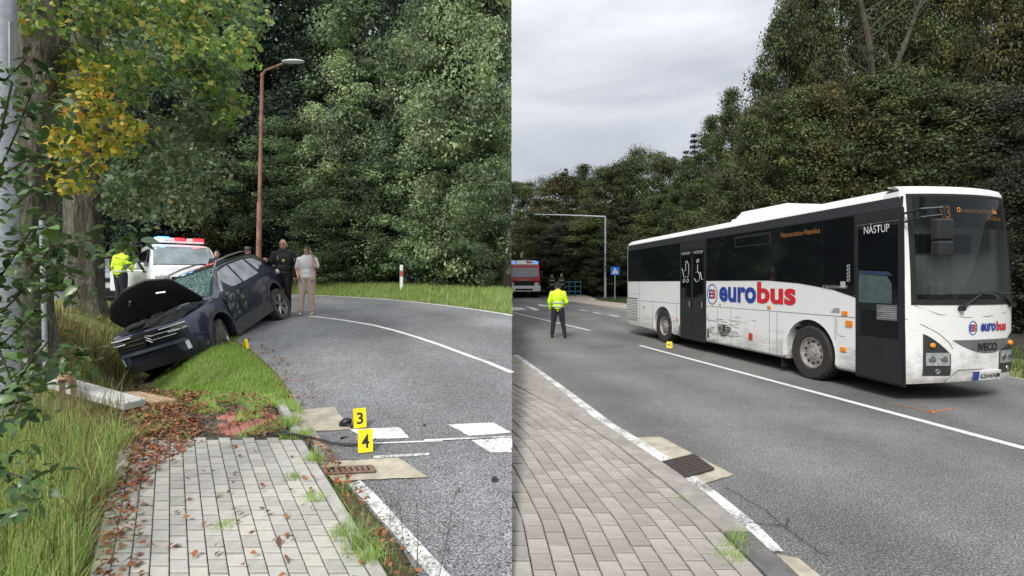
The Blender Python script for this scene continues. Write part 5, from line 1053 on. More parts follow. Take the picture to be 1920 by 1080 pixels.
ms = thing('mirror_cap', 'broken black wing mirror shell lying beside marker number three', 'debris', G(648, 798)); m = MB(); p = G(648, 799, .035); M = Matrix.Rotation(R(-25), 4, 'Y')
m.lathe([(.07, 0), (.067, .02), (.05, .04), (.02, .05), (.001, .051)], Matrix.Translation(p) @ M @ Matrix.Rotation(R(70), 4, 'X') @ Matrix.Diagonal((1, .62, 1, 1)), 18); m.build('shell', TRIM, ms, world=True, smooth=True); m = MB(); m.tube([G(648, 800, .03), G(660, 803, .015)], [.025, .01], 6); m.build('mirror_foot', TRIM, ms, world=True)
for a, s_, lab in (((543, 799), .03, 'small black plastic shard lying on the sandy gutter slab'), ((495, 793), .05, 'grey plastic shard caught in the grass by the kerb'), ((605, 903), .035, 'dark flat scrap lying at the edge of the narrow drain'), ((796, 800), .018, 'tiny dark scrap on the asphalt between crosswalk stripes'), ((928, 904), .03, 'thin dark twig on the asphalt below the crosswalk')):
    p = G(*a, .012); m = MB(); rg = random.Random(int(s_ * 1000)); m.prism([(p[0] - s_, p[1] - s_ * .5, p[2]), (p[0] + s_, p[1] - s_ * .3, p[2]), (p[0] + s_ * .4, p[1] + s_ * .6, p[2]), (p[0] - s_ * .6, p[1] + s_ * .5, p[2])], [(p[0] - s_ * .8, p[1] - s_ * .3, p[2] + s_ * .5), (p[0] + s_ * .9, p[1], p[2] + s_ * .3), (p[0] + s_ * .4, p[1] + s_ * .5, p[2] + s_ * .9), (p[0] - s_ * .5, p[1] + s_ * .4, p[2] + s_)])
    tag(m.build('debris_shard', TRIM), lab, 'debris')
# pallet, concrete post, stakes
def HG(px, py, Y): return Vector(((px - CX) / F * Y, Y, EYE - (py - HZ) / F * Y))
pa = thing('pallet', 'weathered wooden pallet lying in the grass under the concrete post', 'pallet', HG(270, 762, 6.0)); a, b, c_, d_ = HG(208, 739, 5.93), HG(262, 737, 5.97), HG(333, 752, 5.69), HG(262, 761, 5.54)
for i in range(5):
    u0, u1 = i / 5 + .015, (i + 1) / 5 - .02; p0, p1, q0, q1 = a.lerp(d_, 0) .lerp(b, u0), a.lerp(b, u1), d_.lerp(c_, u0), d_.lerp(c_, u1)
    m = MB(); up = Vector((0, 0, .022)); m.prism([p0, p1, q1, q0], [p0 + up, p1 + up, q1 + up, q0 + up]); m.build('plank', WOOD, pa, world=True)
for t_ in (.04, .5, .93):
    p, q = a.lerp(d_, t_), b.lerp(c_, t_); m = MB(); dn = Vector((0, 0, -.07)); w_ = (d_ - a).normalized() * .07; m.prism([p + dn, q + dn, q + w_ + dn, p + w_ + dn], [p - Vector((0, 0, .002)), q - Vector((0, 0, .002)), q + w_ - Vector((0, 0, .002)), p + w_ - Vector((0, 0, .002))]); m.build('bearer', WOOD, pa, world=True)
cb = thing('concrete_post', 'pale concrete post lying aslant on the wooden pallet', 'concrete post', HG(254, 766, 5.8)); p, q = HG(100, 722, 6.0), HG(254, 766, 5.45); ax = (q - p).normalized(); wd = ax.cross(Vector((0, 0, 1))).normalized() * .115; up = Vector((0, 0, .085))
m = MB(); m.prism([p - wd, q - wd, q + wd, p + wd], [p - wd + up, q - wd + up, q + wd + up, p + wd + up]); m.build('post', pm('concrete_pale', (.45, .46, .43), .85, var=.15, bump=.3), cb, world=True, bevel=.012)
m = MB(); m.tube([p - wd * .55 + up * 1.02, q - wd * .55 + up * 1.02], .008, 5); m.tube([p + wd * .55 + up * 1.02, q + wd * .55 + up * 1.02], .008, 5); m.build('ridge', pm('concrete_pale', (.45, .46, .43), .85), cb, world=True)
for (pt, pb_, Y, lab) in (((138, 702), (138, 748), 5.55, 'short rotten wooden stake with a dark face in the tall grass'), ((117, 715), (117, 750), 5.45, 'stubby pale wooden stake leaning beside the concrete post')):
    t = thing('stake', lab, 'stake', HG(*pb_, Y)); a, b = HG(*pb_, Y) - Vector((0, 0, .15)), HG(*pt, Y); m = MB(); m.tube([a, b], .035, 4); m.build('shaft', WOOD, t, world=True); m = MB(); m.box(b + Vector((.0, 0, .0)), (.055, .05, .03)); m.build('broken_tip', pm('rot_brown', (.16, .07, .05), .9), t, world=True)
bd = MB(); a, b = HG(90, 700, 5.8), HG(138, 722, 5.58); n_ = Vector((0, 0, .13)); t_ = (b - a).normalized(); dpt = t_.cross(Vector((0, 0, 1))).normalized() * .03
bd.prism([a, b, b + dpt, a + dpt], [a + n_, b + n_, b + dpt + n_, a + dpt + n_]); tag(bd.build('board', WOOD), 'broken pale board propped between two wooden stakes', 'board')
# ---------------------------------------------------------------- foliage
def leaves(centres, radii, npc, size, seed, up=.35, aspect=.62, jitter=.35, shell=2.0):
    """leaf faces scattered in clumps; returns vertices, quads"""
    g = np.random.default_rng(seed); C = np.repeat(np.asarray(centres, float), npc, 0); Rr = np.repeat(np.asarray(radii, float), npc, 0); n = len(C)
    d = g.normal(size=(n, 3)); d /= np.linalg.norm(d, axis=1)[:, None]; rad = g.random(n) ** (1 / shell)
    p = C + d * rad[:, None] * Rr
    nrm = d * .7 + g.normal(size=(n, 3)) * .55 + np.array([0, 0, up * 2]); nrm /= np.linalg.norm(nrm, axis=1)[:, None]
    a = np.cross(nrm, g.normal(size=(n, 3))); a /= np.linalg.norm(a, axis=1)[:, None] + 1e-9; b = np.cross(nrm, a)
    s = size * (1 + jitter * g.normal(size=n).clip(-1.6, 1.8)); l = a * s[:, None]; w = b * (s * aspect / 2)[:, None]; fo = nrm * (s * .10)[:, None]
    V = np.stack([p - l * .5, p + w - l * .08 + fo, p + l * .5, p - w - l * .08 + fo], 1).reshape(-1, 3)
    return V, np.arange(n * 4).reshape(-1, 4)
def crownpts(seed, H, z0, rad, nc, prof, cr):
    g = np.random.default_rng(seed); P = []; Rr = []
    lob = [(g.uniform(0, 6.28), g.uniform(.1, .95), g.uniform(.55, 1.2)) for _ in range(9)]
    while len(P) < nc:
        t = g.random(); z = z0 + (H - z0) * t; a = g.uniform(0, 6.283); k = 1
        for la, lt, lr in lob: k += (lr - .85) * .9 * math.exp(-((t - lt) / .2) ** 2) * math.exp(-((math.sin((a - la) / 2)) / .5) ** 2)
        r = rad * prof(t) * k * math.sqrt(g.uniform(.30, 1)); P.append((r * math.cos(a), r * math.sin(a), z)); q = cr * g.uniform(.5, 1.45); Rr.append((q * 1.15, q * 1.15, q * .7))
    return P, Rr
def limbs(m, seed, H, rad, r0, n, z0=.25, lean=(0, 0)):
    g = random.Random(seed); pts = []; rr = []
    for i in range(8):
        t = i / 7; pts.append((lean[0] * t + g.uniform(-.12, .12) * (i > 1), lean[1] * t + g.uniform(-.12, .12) * (i > 1), H * .93 * t - (.3 if i == 0 else 0))); rr.append(r0 * (1.35 if i == 0 else (1 - t) ** .8 + .06))
    m.tube(pts, rr, 10)
    for i in range(n):
        t = g.uniform(z0, .85); a = g.uniform(0, 6.28); k = t * 7; i0 = int(k); b = Vector(pts[i0]).lerp(Vector(pts[min(7, i0 + 1)]), k - i0); L_ = rad * g.uniform(.5, .95) * (1.15 - t * .6); e = b + Vector((math.cos(a) * L_, math.sin(a) * L_, L_ * g.uniform(.35, .9))); mid = b.lerp(e, .5) + Vector((0, 0, L_ * .08))
        q = r0 * (1 - t) * .45 + .015; m.tube([b, mid, e], [q, q * .6, q * .15], 6)
BARK = barkm('bark_grey', (.055, .048, .038), (.22, .195, .16)); BARKD = barkm('bark_dark', (.03, .025, .02), (.10, .085, .065))
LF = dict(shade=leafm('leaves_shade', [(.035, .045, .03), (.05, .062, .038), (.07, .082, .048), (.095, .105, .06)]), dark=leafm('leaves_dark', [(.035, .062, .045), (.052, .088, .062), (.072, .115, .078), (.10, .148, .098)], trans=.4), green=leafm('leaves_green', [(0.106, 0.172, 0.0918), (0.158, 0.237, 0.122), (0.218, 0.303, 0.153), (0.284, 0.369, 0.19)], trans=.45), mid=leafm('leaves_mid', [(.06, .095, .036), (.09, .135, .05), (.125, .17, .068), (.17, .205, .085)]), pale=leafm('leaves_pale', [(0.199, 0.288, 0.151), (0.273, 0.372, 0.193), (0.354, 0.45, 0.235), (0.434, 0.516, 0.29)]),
    maple=leafm('leaves_maple', [(0.118, 0.199, 0.113), (0.174, 0.268, 0.146), (0.248, 0.353, 0.18), (0.348, 0.433, 0.203)]), olive=leafm('leaves_olive', [(0.0598, 0.084, 0.0378), (0.0874, 0.116, 0.0483), (0.12, 0.152, 0.0609), (0.152, 0.168, 0.0651), (0.212, 0.189, 0.0578)], spread=[0, .35, .7, .93, 1]),
    rust=leafm('leaves_rust', [(.07, .085, .038), (.105, .11, .045), (.15, .13, .05), (.24, .16, .05)], spread=[0, .5, .85, 1]), spruce=leafm('needles', [(.010, .020, .013), (.016, .030, .018), (.022, .040, .022)]))
pr_broad = lambda t: (1 - (abs(t - .42) / .62) ** 2.2) if abs(t - .42) < .6 else .08
pr_tall = lambda t: max(.1, (1 - t ** 2.4) * (.72 + .5 * t))
pr_wil = lambda t: max(.12, math.sin(math.pi * (.12 + .84 * t)) ** .7)
KINDS = {}
for nm, (H, z0, rad, nc, npc, sz, prof, cr) in dict(a=(12, .5, 3.1, 215, 250, .112, pr_broad, .64), b=(14, .6, 2.7, 225, 240, .11, pr_tall, .62), c=(10, .3, 2.9, 200, 270, .098, pr_wil, .60), d=(13, 1.0, 3.3, 205, 230, .135, pr_broad, .70)).items():
    P, Q = crownpts(ord(nm) * 3 + 1, H, z0, rad, nc, prof, cr); V, Fq = leaves(P, Q, npc, sz, ord(nm)); m = MB(); limbs(m, ord(nm), H, rad, .20, 22); KINDS[nm] = (V, Fq, m, H, np.repeat(np.random.default_rng(ord(nm)).choice(3, len(P), p=[.38, .40, .22]), npc))
CM = {}
def crownmesh(kind, lf):
    if (kind, lf) not in CM:
        V, Fq, m, H = KINDS[kind][:4]; o = mesh_np('crown', V, Fq, leafvar(LF[lf])); o.data.polygons.foreach_set('material_index', KINDS[kind][4].astype(np.int32)); CM[(kind, lf)] = o.data; bpy.data.objects.remove(o)
        if ('t', kind) not in CM: t = m.build('trunk', BARKD, smooth=True); CM[('t', kind)] = t.data; bpy.data.objects.remove(t)
    return CM[(kind, lf)], CM[('t', kind)]
def tree(name, label, cat, kind, lf, x, y, z, H, wid, rz, group, clip=None):
    me, tm = crownmesh(kind, lf); s = H / KINDS[kind][3]; t = thing(name, label, cat, (x, y, z), (0, 0, rz), group)
    t.scale = (wid, wid, s)
    if clip is not None:                                # crowns at the end of the wood stop where the felled strip begins
        V = KINDS[kind][0]; Fq = KINDS[kind][1]; w = V[:, 0] * math.cos(rz) * wid - V[:, 1] * math.sin(rz) * wid + x
        keep = (w.reshape(-1, 4).max(1) < -.01) if clip < 0 else (w.reshape(-1, 4).min(1) > .01)
        if not keep.all():
            n = int(keep.sum()); o = mesh_np('crown', V.reshape(-1, 4, 3)[keep].reshape(-1, 3), np.arange(n * 4).reshape(-1, 4), leafvar(LF[lf]), t); o.data.polygons.foreach_set('material_index', KINDS[kind][4][keep].astype(np.int32))
            m = MB(); limbs(m, 5, KINDS[kind][3], .9, .2, 3); m.build('trunk', BARKD, t, smooth=True); return t
    link('crown', me, t); link('trunk', tm, t); return t
rg = random.Random(31)
# the wood beyond the uphill road
def ftree(px, Y, H, kind, lf, wid, label, name='broadleaf_tree', dz=0, clip=True):
    x = (px - CX) / F * Y; return tree(name, label, 'tree', kind, lf, x, Y, float(hL(x, Y)) - .1 + dz, H, wid, rg.uniform(0, 6.28), 'trees of the wood beyond the road', -1 if clip else None)
ftree(690, 24.3, 11.3, 'c', 'pale', 1.05, 'grey green willow like tree with rounded crown behind the marker post')
ftree(655, 23.3, 6.3, 'a', 'maple', .85, 'low leafy green maple growing over the verge behind the marker post'); ftree(770, 22.3, 7.3, 'd', 'maple', .75, 'green maple with broad leaf layers at the edge of the wood'); ftree(840, 21.3, 15, 'b', 'maple', .8, 'tall light green maple reaching above the willow')
ftree(900, 19.8, 14.5, 'a', 'pale', 1.0, 'large pale green tree at the end of the wood'); ftree(950, 18.6, 6.2, 'c', 'green', .8, 'low spreading green tree where the far verge narrows'); ftree(880, 20.5, 6.0, 'a', 'green', .8, 'bushy mid green tree low at the wood edge')
ftree(545, 24.5, 8.0, 'a', 'green', 1.0, 'dark green tree behind the officer and the woman'); ftree(455, 25.5, 9.0, 'd', 'rust', .9, 'dark tree with a few rusty leaves behind the street lamp'); ftree(365, 26.0, 8.0, 'a', 'dark', 1.0, 'dark low tree behind the flashing police van')
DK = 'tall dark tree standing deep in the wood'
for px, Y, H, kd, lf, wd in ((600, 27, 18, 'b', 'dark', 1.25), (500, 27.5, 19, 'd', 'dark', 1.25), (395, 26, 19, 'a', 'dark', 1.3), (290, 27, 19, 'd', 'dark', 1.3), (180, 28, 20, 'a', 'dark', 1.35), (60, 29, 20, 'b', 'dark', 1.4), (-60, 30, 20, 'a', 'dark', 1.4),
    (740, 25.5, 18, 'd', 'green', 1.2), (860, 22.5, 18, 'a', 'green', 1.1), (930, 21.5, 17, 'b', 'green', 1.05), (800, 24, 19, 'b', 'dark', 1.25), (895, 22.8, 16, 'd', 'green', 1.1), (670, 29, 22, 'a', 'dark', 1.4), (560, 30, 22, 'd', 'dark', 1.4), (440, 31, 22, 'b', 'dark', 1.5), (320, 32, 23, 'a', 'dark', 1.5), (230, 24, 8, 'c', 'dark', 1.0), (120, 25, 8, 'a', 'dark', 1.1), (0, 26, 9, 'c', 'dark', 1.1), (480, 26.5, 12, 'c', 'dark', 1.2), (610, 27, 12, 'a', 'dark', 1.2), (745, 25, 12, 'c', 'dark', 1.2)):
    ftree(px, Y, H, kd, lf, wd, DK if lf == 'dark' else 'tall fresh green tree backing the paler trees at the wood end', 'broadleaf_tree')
# the wood beyond the bus
def rtree(px, top, Y, kind, lf, wid, label, name='broadleaf_tree', grp='trees of the hedge line beyond the bus'):
    x = (px - CX) / F * Y; z = float(hR(x, Y)) - .2; H = EYE + (HZ - top) / F * Y - z; return tree(name, label, 'tree', kind, lf, x, Y, z, H, wid, rg.uniform(0, 6.28), grp)
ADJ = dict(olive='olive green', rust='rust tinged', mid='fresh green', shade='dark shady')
FAR = '%s tree in the distant row beyond the blue railing'; NEAR = 'tall %s tree towering behind the bus'; LOW = 'low dense %s tree filling the wood behind the bus'
for px, tp, Y, kd, lf, wd in ((972, 345, 50, 'a', 'olive', 1.1), (1012, 338, 48, 'c', 'olive', 1.1), (1055, 328, 45, 'd', 'rust', 1.0), (1095, 312, 44, 'b', 'olive', 1.0), (1135, 318, 42, 'a', 'olive', 1.0), (1205, 282, 41, 'c', 'mid', 1.05), (1165, 305, 40, 'd', 'olive', .9), (1255, 300, 38, 'a', 'olive', .95), (1000, 415, 43, 'c', 'olive', .9), (1060, 420, 41, 'a', 'shade', .95), (1120, 400, 40, 'd', 'olive', .95), (1180, 380, 38.5, 'c', 'shade', .95), (1235, 370, 36, 'a', 'olive', .9), (1150, 455, 38, 'c', 'shade', .8), (1210, 440, 36, 'd', 'shade', .8)): rtree(px, tp, Y, kd, lf, wd, FAR % ADJ[lf])
for px, tp, Y, kd, lf, wd in ((1290, 300, 33, 'b', 'mid', .8), (1335, 222, 31, 'b', 'mid', .72), (1372, 172, 29, 'b', 'olive', .75), (1425, 210, 26, 'a', 'olive', .85), (1335, 330, 28, 'c', 'olive', .8)): rtree(px, tp, Y, kd, lf, wd, ADJ[lf] + ' tree stepping up between the far row and the tall trees')
for px, tp, Y, kd, lf, wd in ((1475, 20, 24, 'd', 'olive', .62), (1530, -90, 24.5, 'b', 'olive', .62), (1610, -150, 25, 'd', 'olive', .62), (1690, -60, 24, 'b', 'olive', .62), (1760, -60, 23, 'a', 'olive', .6), (1850, -120, 22, 'd', 'rust', .62), (1925, -60, 22, 'b', 'olive', .7), (1990, -100, 22, 'a', 'olive', .7), (1500, -40, 26.5, 'a', 'olive', .75), (1575, -110, 27, 'd', 'olive', .75), (1655, -130, 27.5, 'a', 'mid', .75), (1730, -110, 26.5, 'd', 'olive', .75), (1805, -120, 26, 'a', 'olive', .75), (1885, -90, 25.5, 'd', 'olive', .75)): rtree(px, tp, Y, kd, lf, wd, NEAR % ADJ[lf])
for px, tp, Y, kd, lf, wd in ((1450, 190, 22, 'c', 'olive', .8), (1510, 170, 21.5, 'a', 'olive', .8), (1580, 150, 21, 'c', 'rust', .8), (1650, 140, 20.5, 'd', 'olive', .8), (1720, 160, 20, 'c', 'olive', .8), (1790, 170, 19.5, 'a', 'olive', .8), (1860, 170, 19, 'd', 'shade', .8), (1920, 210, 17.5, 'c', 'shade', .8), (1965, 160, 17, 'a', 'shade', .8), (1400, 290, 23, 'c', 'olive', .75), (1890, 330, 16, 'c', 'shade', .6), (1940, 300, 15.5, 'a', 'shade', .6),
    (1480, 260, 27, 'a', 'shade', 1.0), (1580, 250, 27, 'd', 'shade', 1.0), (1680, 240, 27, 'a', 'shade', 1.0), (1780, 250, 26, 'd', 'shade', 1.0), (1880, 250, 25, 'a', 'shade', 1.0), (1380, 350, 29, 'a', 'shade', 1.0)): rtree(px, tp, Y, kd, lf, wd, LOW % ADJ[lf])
# trees added out of view behind the camera to darken the windscreen's reflection
for x_, y_, H_, kd in ((9, -15, 9, 'a'), (13.5, -14, 10, 'c'), (17.5, -15, 9.5, 'd'), (22, -13, 10, 'a'), (26.5, -11, 9, 'c')): tree('broadleaf_tree', 'leafy unseen tree added to darken the reflection in the bus windscreen', 'tree', kd, 'mid', x_, y_, -.1, H_, 1.0, x_, 'added trees mirrored in the windscreen')
# spruces
g = np.random.default_rng(4); P = []; Rr = []
for i in range(26):
    t = i / 25; z = 1.0 + 11 * t; rad = 2.3 * (1 - t) + .12; k = max(3, int(11 * (1 - t) + 3)); a0 = g.uniform(0, 6)
    for q in range(k):
        a = a0 + 6.283 * q / k
        for f_ in (.45, .85): P.append((rad * f_ * math.cos(a), rad * f_ * math.sin(a), z - rad * f_ * .28)); Rr.append((.34 + .12 * (1 - t), .34 + .12 * (1 - t), .14))
V, Fq = leaves(P, Rr, 34, .16, 3, up=.1, aspect=.3); m = MB(); m.tube([(0, 0, -.3), (0, 0, 11.8)], [.2, .03], 8); KINDS['s'] = (V, Fq, m, 12, np.ones(len(Fq), int))
rtree(1302, 254, 42, 's', 'spruce', .95, 'dark pointed spruce standing above the hedge line', 'spruce_tree', 'spruces above the hedge line'); rtree(1286, 285, 43, 's', 'spruce', .8, 'shorter dark spruce beside the pointed one', 'spruce_tree', 'spruces above the hedge line'); rtree(1061, 318, 58, 's', 'spruce', .7, 'small far spruce tip above the olive row', 'spruce_tree', 'spruces above the hedge line')
# sky-holed tall limbs behind the bus
for px0, py0, px1, py1, Y, r_, lab in ((1640, 200, 1605, -40, 22.5, .16, 'bare dark trunk rising through the tall trees, upright and forked'), (1640, 210, 1735, -20, 22.3, .13, 'bare dark trunk leaning right through the tall trees')):
    a = HG(px0, py0, Y); b = HG(px1, py1, Y); base = Vector((a.x + .2, Y, float(hR(a.x, Y)) - .2)); t = thing('bare_tree', lab, 'tree', base); m = MB(); mid = a.lerp(b, .5) + Vector((.15, 0, .1)); m.tube([base, base.lerp(a, .6) + Vector((.1, 0, 0)), a, mid, b], [r_ * 1.8, r_ * 1.4, r_, r_ * .8, r_ * .4], 8); m.build('trunk', BARKD, t, world=True, smooth=True); m = MB(); q = random.Random(px1)
    for k in range(12):
        f_ = q.uniform(.0, .95); s = a.lerp(b, f_); e = s + Vector((q.uniform(-2.2, 2.2), q.uniform(-.8, .8), q.uniform(.5, 2.0))); m.tube([s, s.lerp(e, .5) + Vector((0, 0, .15)), e], [.045, .03, .008], 5)
    m.build('limb', BARKD, t, world=True)
# ---------------------------------------------------------------- limes beside the uphill pavement
LIME = leafm('lime_leaves', [(0.143, 0.231, 0.044), (0.308, 0.363, 0.055), (0.55, 0.506, 0.066), (0.726, 0.572, 0.077), (0.682, 0.33, 0.066)], spread=[0, .3, .62, .85, 1]); LIMEG = leafm('lime_green', [(0.0875, 0.156, 0.042), (0.15, 0.247, 0.06), (0.25, 0.351, 0.084), (0.5, 0.468, 0.096), (0.525, 0.325, 0.072)], spread=[0, .4, .8, .95, 1]); LIMED = leafm('lime_shade', [(0.084, 0.138, 0.072), (0.132, 0.2, 0.09), (0.186, 0.256, 0.114), (0.36, 0.3, 0.108)], spread=[0, .5, .93, 1])
def region(poly, n, seed, y0, y1):
    q = random.Random(seed); xs = [p[0] for p in poly]; ys = [p[1] for p in poly]; o = []
    def inside(x, y):
        c = False; j = len(poly) - 1
        for i in range(len(poly)):
            if (poly[i][1] > y) != (poly[j][1] > y) and x < (poly[j][0] - poly[i][0]) * (y - poly[i][1]) / (poly[j][1] - poly[i][1]) + poly[i][0]: c = not c
            j = i
        return c
    while len(o) < n:
        x, y = q.uniform(min(xs), max(xs)), q.uniform(min(ys), max(ys))
        if inside(x, y): o.append(tuple(HG(x, y, q.uniform(y0, y1))))
    return o
def lime(label, base, trunk, rad, clumps, bark=BARK, twigs=4, seed=1):
    t = thing('lime_tree', label, 'tree', base, group='limes along the uphill pavement'); m = MB(); pts = [Vector(base) - Vector((0, 0, .3))] + [Vector(p) for p in trunk]
    dn = []; dr = []                                     # resampled trunk with a knobbly surface
    for i in range(len(pts) - 1):
        for k in range(6): dn.append(pts[i].lerp(pts[i + 1], k / 6)); dr.append(rad[i] + (rad[i + 1] - rad[i]) * k / 6)
    m.tube(dn, dr, 28); q = random.Random(seed); ph = [q.uniform(0, 6) for _ in range(8)]
    for i, v_ in enumerate(m.v):
        k = i % 28; ring = i // 28; c0 = dn[ring]; a = 2 * math.pi * k / 28; z = v_[2]
        f_ = 1 + .07 * math.sin(5 * a + ph[0] + z * .6) + .05 * math.sin(9 * a + ph[1] - z * 1.1) + .03 * math.sin(14 * a + ph[2] + z * 2.3) + (.16 * max(0, 1 - ring / 5) * math.sin(4 * a + ph[3]))
        m.v[i] = tuple(c0 + (Vector(v_) - c0) * f_)
    m.build('trunk', bark, t, world=True, smooth=True, angle=70)
    bm_ = MB()
    for cl in clumps:
        for p in cl[0][::max(1, len(cl[0]) // twigs)]:
            s = dn[int(len(dn) * q.uniform(.55, .98))]; e = Vector(p); mid = s.lerp(e, .55) + Vector((0, 0, .25 + .1 * (e - s).length)); bm_.tube([s, mid, e], [.022, .014, .005], 6)
    bm_.build('branch', BARKD, t, world=True, smooth=True)
    for k, (P_, rr_, npc, sz, mt) in enumerate(clumps):
        V, Fq = leaves(P_, [(rr_, rr_, rr_ * .65)] * len(P_), npc, sz, seed * 10 + k, up=.15, aspect=.85); o = mesh_np('crown', V, Fq, mt, t); o.matrix_parent_inverse = t.matrix_basis.inverted()
    return t
b0 = HG(45, 735, 6.6); b0.z = float(hL(b0.x, b0.y))
lime('thick leaning grey lime trunk with yellowing leaves beside the steel mast', b0, [HG(48, 560, 6.6), HG(55, 340, 6.6), HG(66, 190, 6.6), HG(82, 60, 6.6), HG(98, -200, 6.7), HG(110, -420, 6.8)], [.36, .27, .25, .26, .25, .22, .1], [
    (region([(110, 110), (160, 90), (205, 150), (225, 215), (275, 245), (205, 300), (170, 330), (125, 375), (92, 330), (98, 240), (112, 180)], 80, 1, 5.8, 7.0), .17, 19, .075, LIME),
    (region([(15, -60), (480, -60), (440, 40), (380, 60), (300, 80), (230, 60), (150, 70), (60, 60), (15, 40)], 110, 2, 5.8, 7.6), .24, 26, .08, LIMEG),
    (region([(110, 80), (190, 100), (260, 95), (300, 150), (260, 200), (200, 150), (110, 110)], 40, 9, 6.4, 7.6), .2, 26, .075, LIMEG)], seed=3)
b1 = HG(162, 612, 9.9); b1.z = float(hL(b1.x, b1.y))
lime('second lime trunk with flared roots on the bank next to the open bonnet', b1, [HG(160, 560, 9.9), HG(158, 470, 9.9), HG(155, 380, 9.9), HG(150, 150, 9.9), HG(160, -160, 9.9)], [.42, .30, .28, .27, .26, .12], [
    (region([(200, 80), (330, 70), (430, 110), (440, 210), (400, 270), (330, 300), (290, 380), (230, 400), (190, 380), (240, 270), (270, 200), (210, 150)], 120, 4, 8.6, 10.8), .34, 40, .095, LIMED),
    (region([(280, 60), (450, 60), (500, 30), (470, 160), (420, 250), (380, 200), (340, 130)], 60, 5, 8.4, 10.0), .26, 24, .095, LIMEG)], seed=5)
b2 = HG(230, 540, 24.5); b2.z = float(hL(b2.x, b2.y))
lime('slimmer lime trunk in the row right beside the silver car', b2, [HG(230, 480, 24.5), HG(234, 400, 24.5), HG(240, 250, 24.5), HG(250, 0, 24.5)], [.40, .30, .27, .24, .1], [(region([(200, 300), (330, 260), (420, 300), (400, 400), (330, 420), (240, 410), (190, 380)], 80, 6, 17.0, 22), .7, 55, .14, LIMED), (region([(250, -40), (520, -40), (470, 140), (300, 200)], 70, 7, 15, 20), .7, 50, .14, LIMED)], seed=8)
# ---------------------------------------------------------------- shrub at the left edge: stems and single leaves
LMAT = [pm('leaf_a', (.06, .12, .035), .32, var=.3, scale=10), pm('leaf_b', (.10, .18, .045), .32, var=.3, scale=10), pm('leaf_c', (.03, .065, .02), .3, var=.3, scale=10), pm('leaf_d', (.26, .16, .03), .5, var=.3, scale=10)]
def leafmesh(mt, sc):
    vs = []; fs = []
    for i in range(6):
        t = i / 5; w = .5 * math.sin(math.pi * min(1, t * .93 + .05)) ** .8 * (1 - .25 * t); z = -.22 * t * t
        vs += [(-w * .62, t, z + .10 * w), (0, t, z), (w * .62, t, z + .10 * w)]
    for i in range(5):
        a = i * 3; fs += [(a, a + 1, a + 4, a + 3), (a + 1, a + 2, a + 5, a + 4)]
    me = bpy.data.meshes.new('leaf'); me.from_pydata([(x * sc, y * sc, z * sc) for x, y, z in vs], [], fs); me.materials.append(mt); me.polygons.foreach_set('use_smooth', [True] * len(me.polygons)); return me
LM = [leafmesh(mt, s) for mt in LMAT[:3] for s in (.066, .085)] + [leafmesh(LMAT[3], .066)]
sb = thing('shrub', 'leafy green shrub with long twigs reaching in over the grass beside the mast', 'shrub', (-3.35, 3.0, float(hL(-3.35, 3.0))))
TW = [([(-60, 520), (-10, 340), (30, 250), (60, 170), (72, 95)], 3.0, 30), ([(-40, 250), (20, 230), (90, 205), (150, 185)], 3.1, 14), ([(-40, 620), (30, 560), (90, 470), (160, 450), (230, 460), (275, 452)], 3.0, 34), ([(-60, 420), (10, 400), (70, 350), (120, 330), (180, 290)], 3.2, 18), ([(-60, 560), (0, 520), (60, 430), (110, 425)], 2.9, 30), ([(-60, 700), (10, 640), (60, 590), (95, 520)], 2.9, 26), ([(-40, 760), (30, 720), (80, 700), (130, 672), (178, 658)], 2.8, 22), ([(-40, 800), (20, 740), (50, 690), (90, 640)], 2.7, 20), ([(-40, 860), (0, 880), (40, 895), (70, 925)], 2.5, 14), ([(-30, 970), (10, 965), (50, 955)], 2.4, 8), ([(-50, 480), (20, 470), (80, 480), (130, 520), (150, 560)], 3.05, 26), ([(-40, 150), (10, 150), (50, 110)], 3.0, 14), ([(-50, 600), (0, 660), (40, 760), (20, 800)], 2.8, 18), ([(-50, 340), (0, 330), (50, 300), (90, 300)], 2.95, 16)]
rg = random.Random(77); nl = 0
stem = MB()
for k in range(4): stem.tube([(-3.35 + rg.uniform(-.1, .1), 3.0, float(hL(-3.35, 3.0)) - .1), (-3.4 + rg.uniform(-.2, .2), 3.0, 1.2), (-3.3 + .1 * k, 3.05, 2.4 + .2 * k)], [.014, .011, .006], 7)
stem.build('stem', BARKD, sb, world=True, smooth=True)
for tw, Y, n in TW:
    P = [HG(px, py, Y + .12 * math.sin(i * 1.7)) for i, (px, py) in enumerate(tw)]; m = MB(); m.tube(P, [.005 * (1 - .75 * i / len(P)) + .0014 for i in range(len(P))], 6); br_ = m.build('twig', BARKD, sb, world=True, smooth=True)
    for k in range(n):
        t = (k + rg.random()) / n * (len(P) - 1); i = min(int(t), len(P) - 2); p = P[i].lerp(P[i + 1], t - i); o = bpy.data.objects.new('leaf', LM[-1] if rg.random() < .02 else rg.choice(LM[:-1])); COL.objects.link(o); o.parent = sb; o.matrix_parent_inverse = sb.matrix_basis.inverted(); s = rg.uniform(.75, 1.2); nl += 1
        o.matrix_basis = Matrix.Translation(p + Vector((rg.uniform(-.02, .02), rg.uniform(-.05, .05), rg.uniform(-.02, .02)))) @ Euler((rg.uniform(-1.1, .5), rg.uniform(-.9, .9), rg.uniform(0, 6.28))).to_matrix().to_4x4() @ Matrix.Scale(s, 4)
sv = []; sf = []; q0 = LM[0]                           # the smaller leaves behind, too many to pick apart
base_v = np.array([v.co[:] for v in LM[1].vertices]); base_f = [tuple(p.vertices) for p in LM[1].polygons]; acc = []
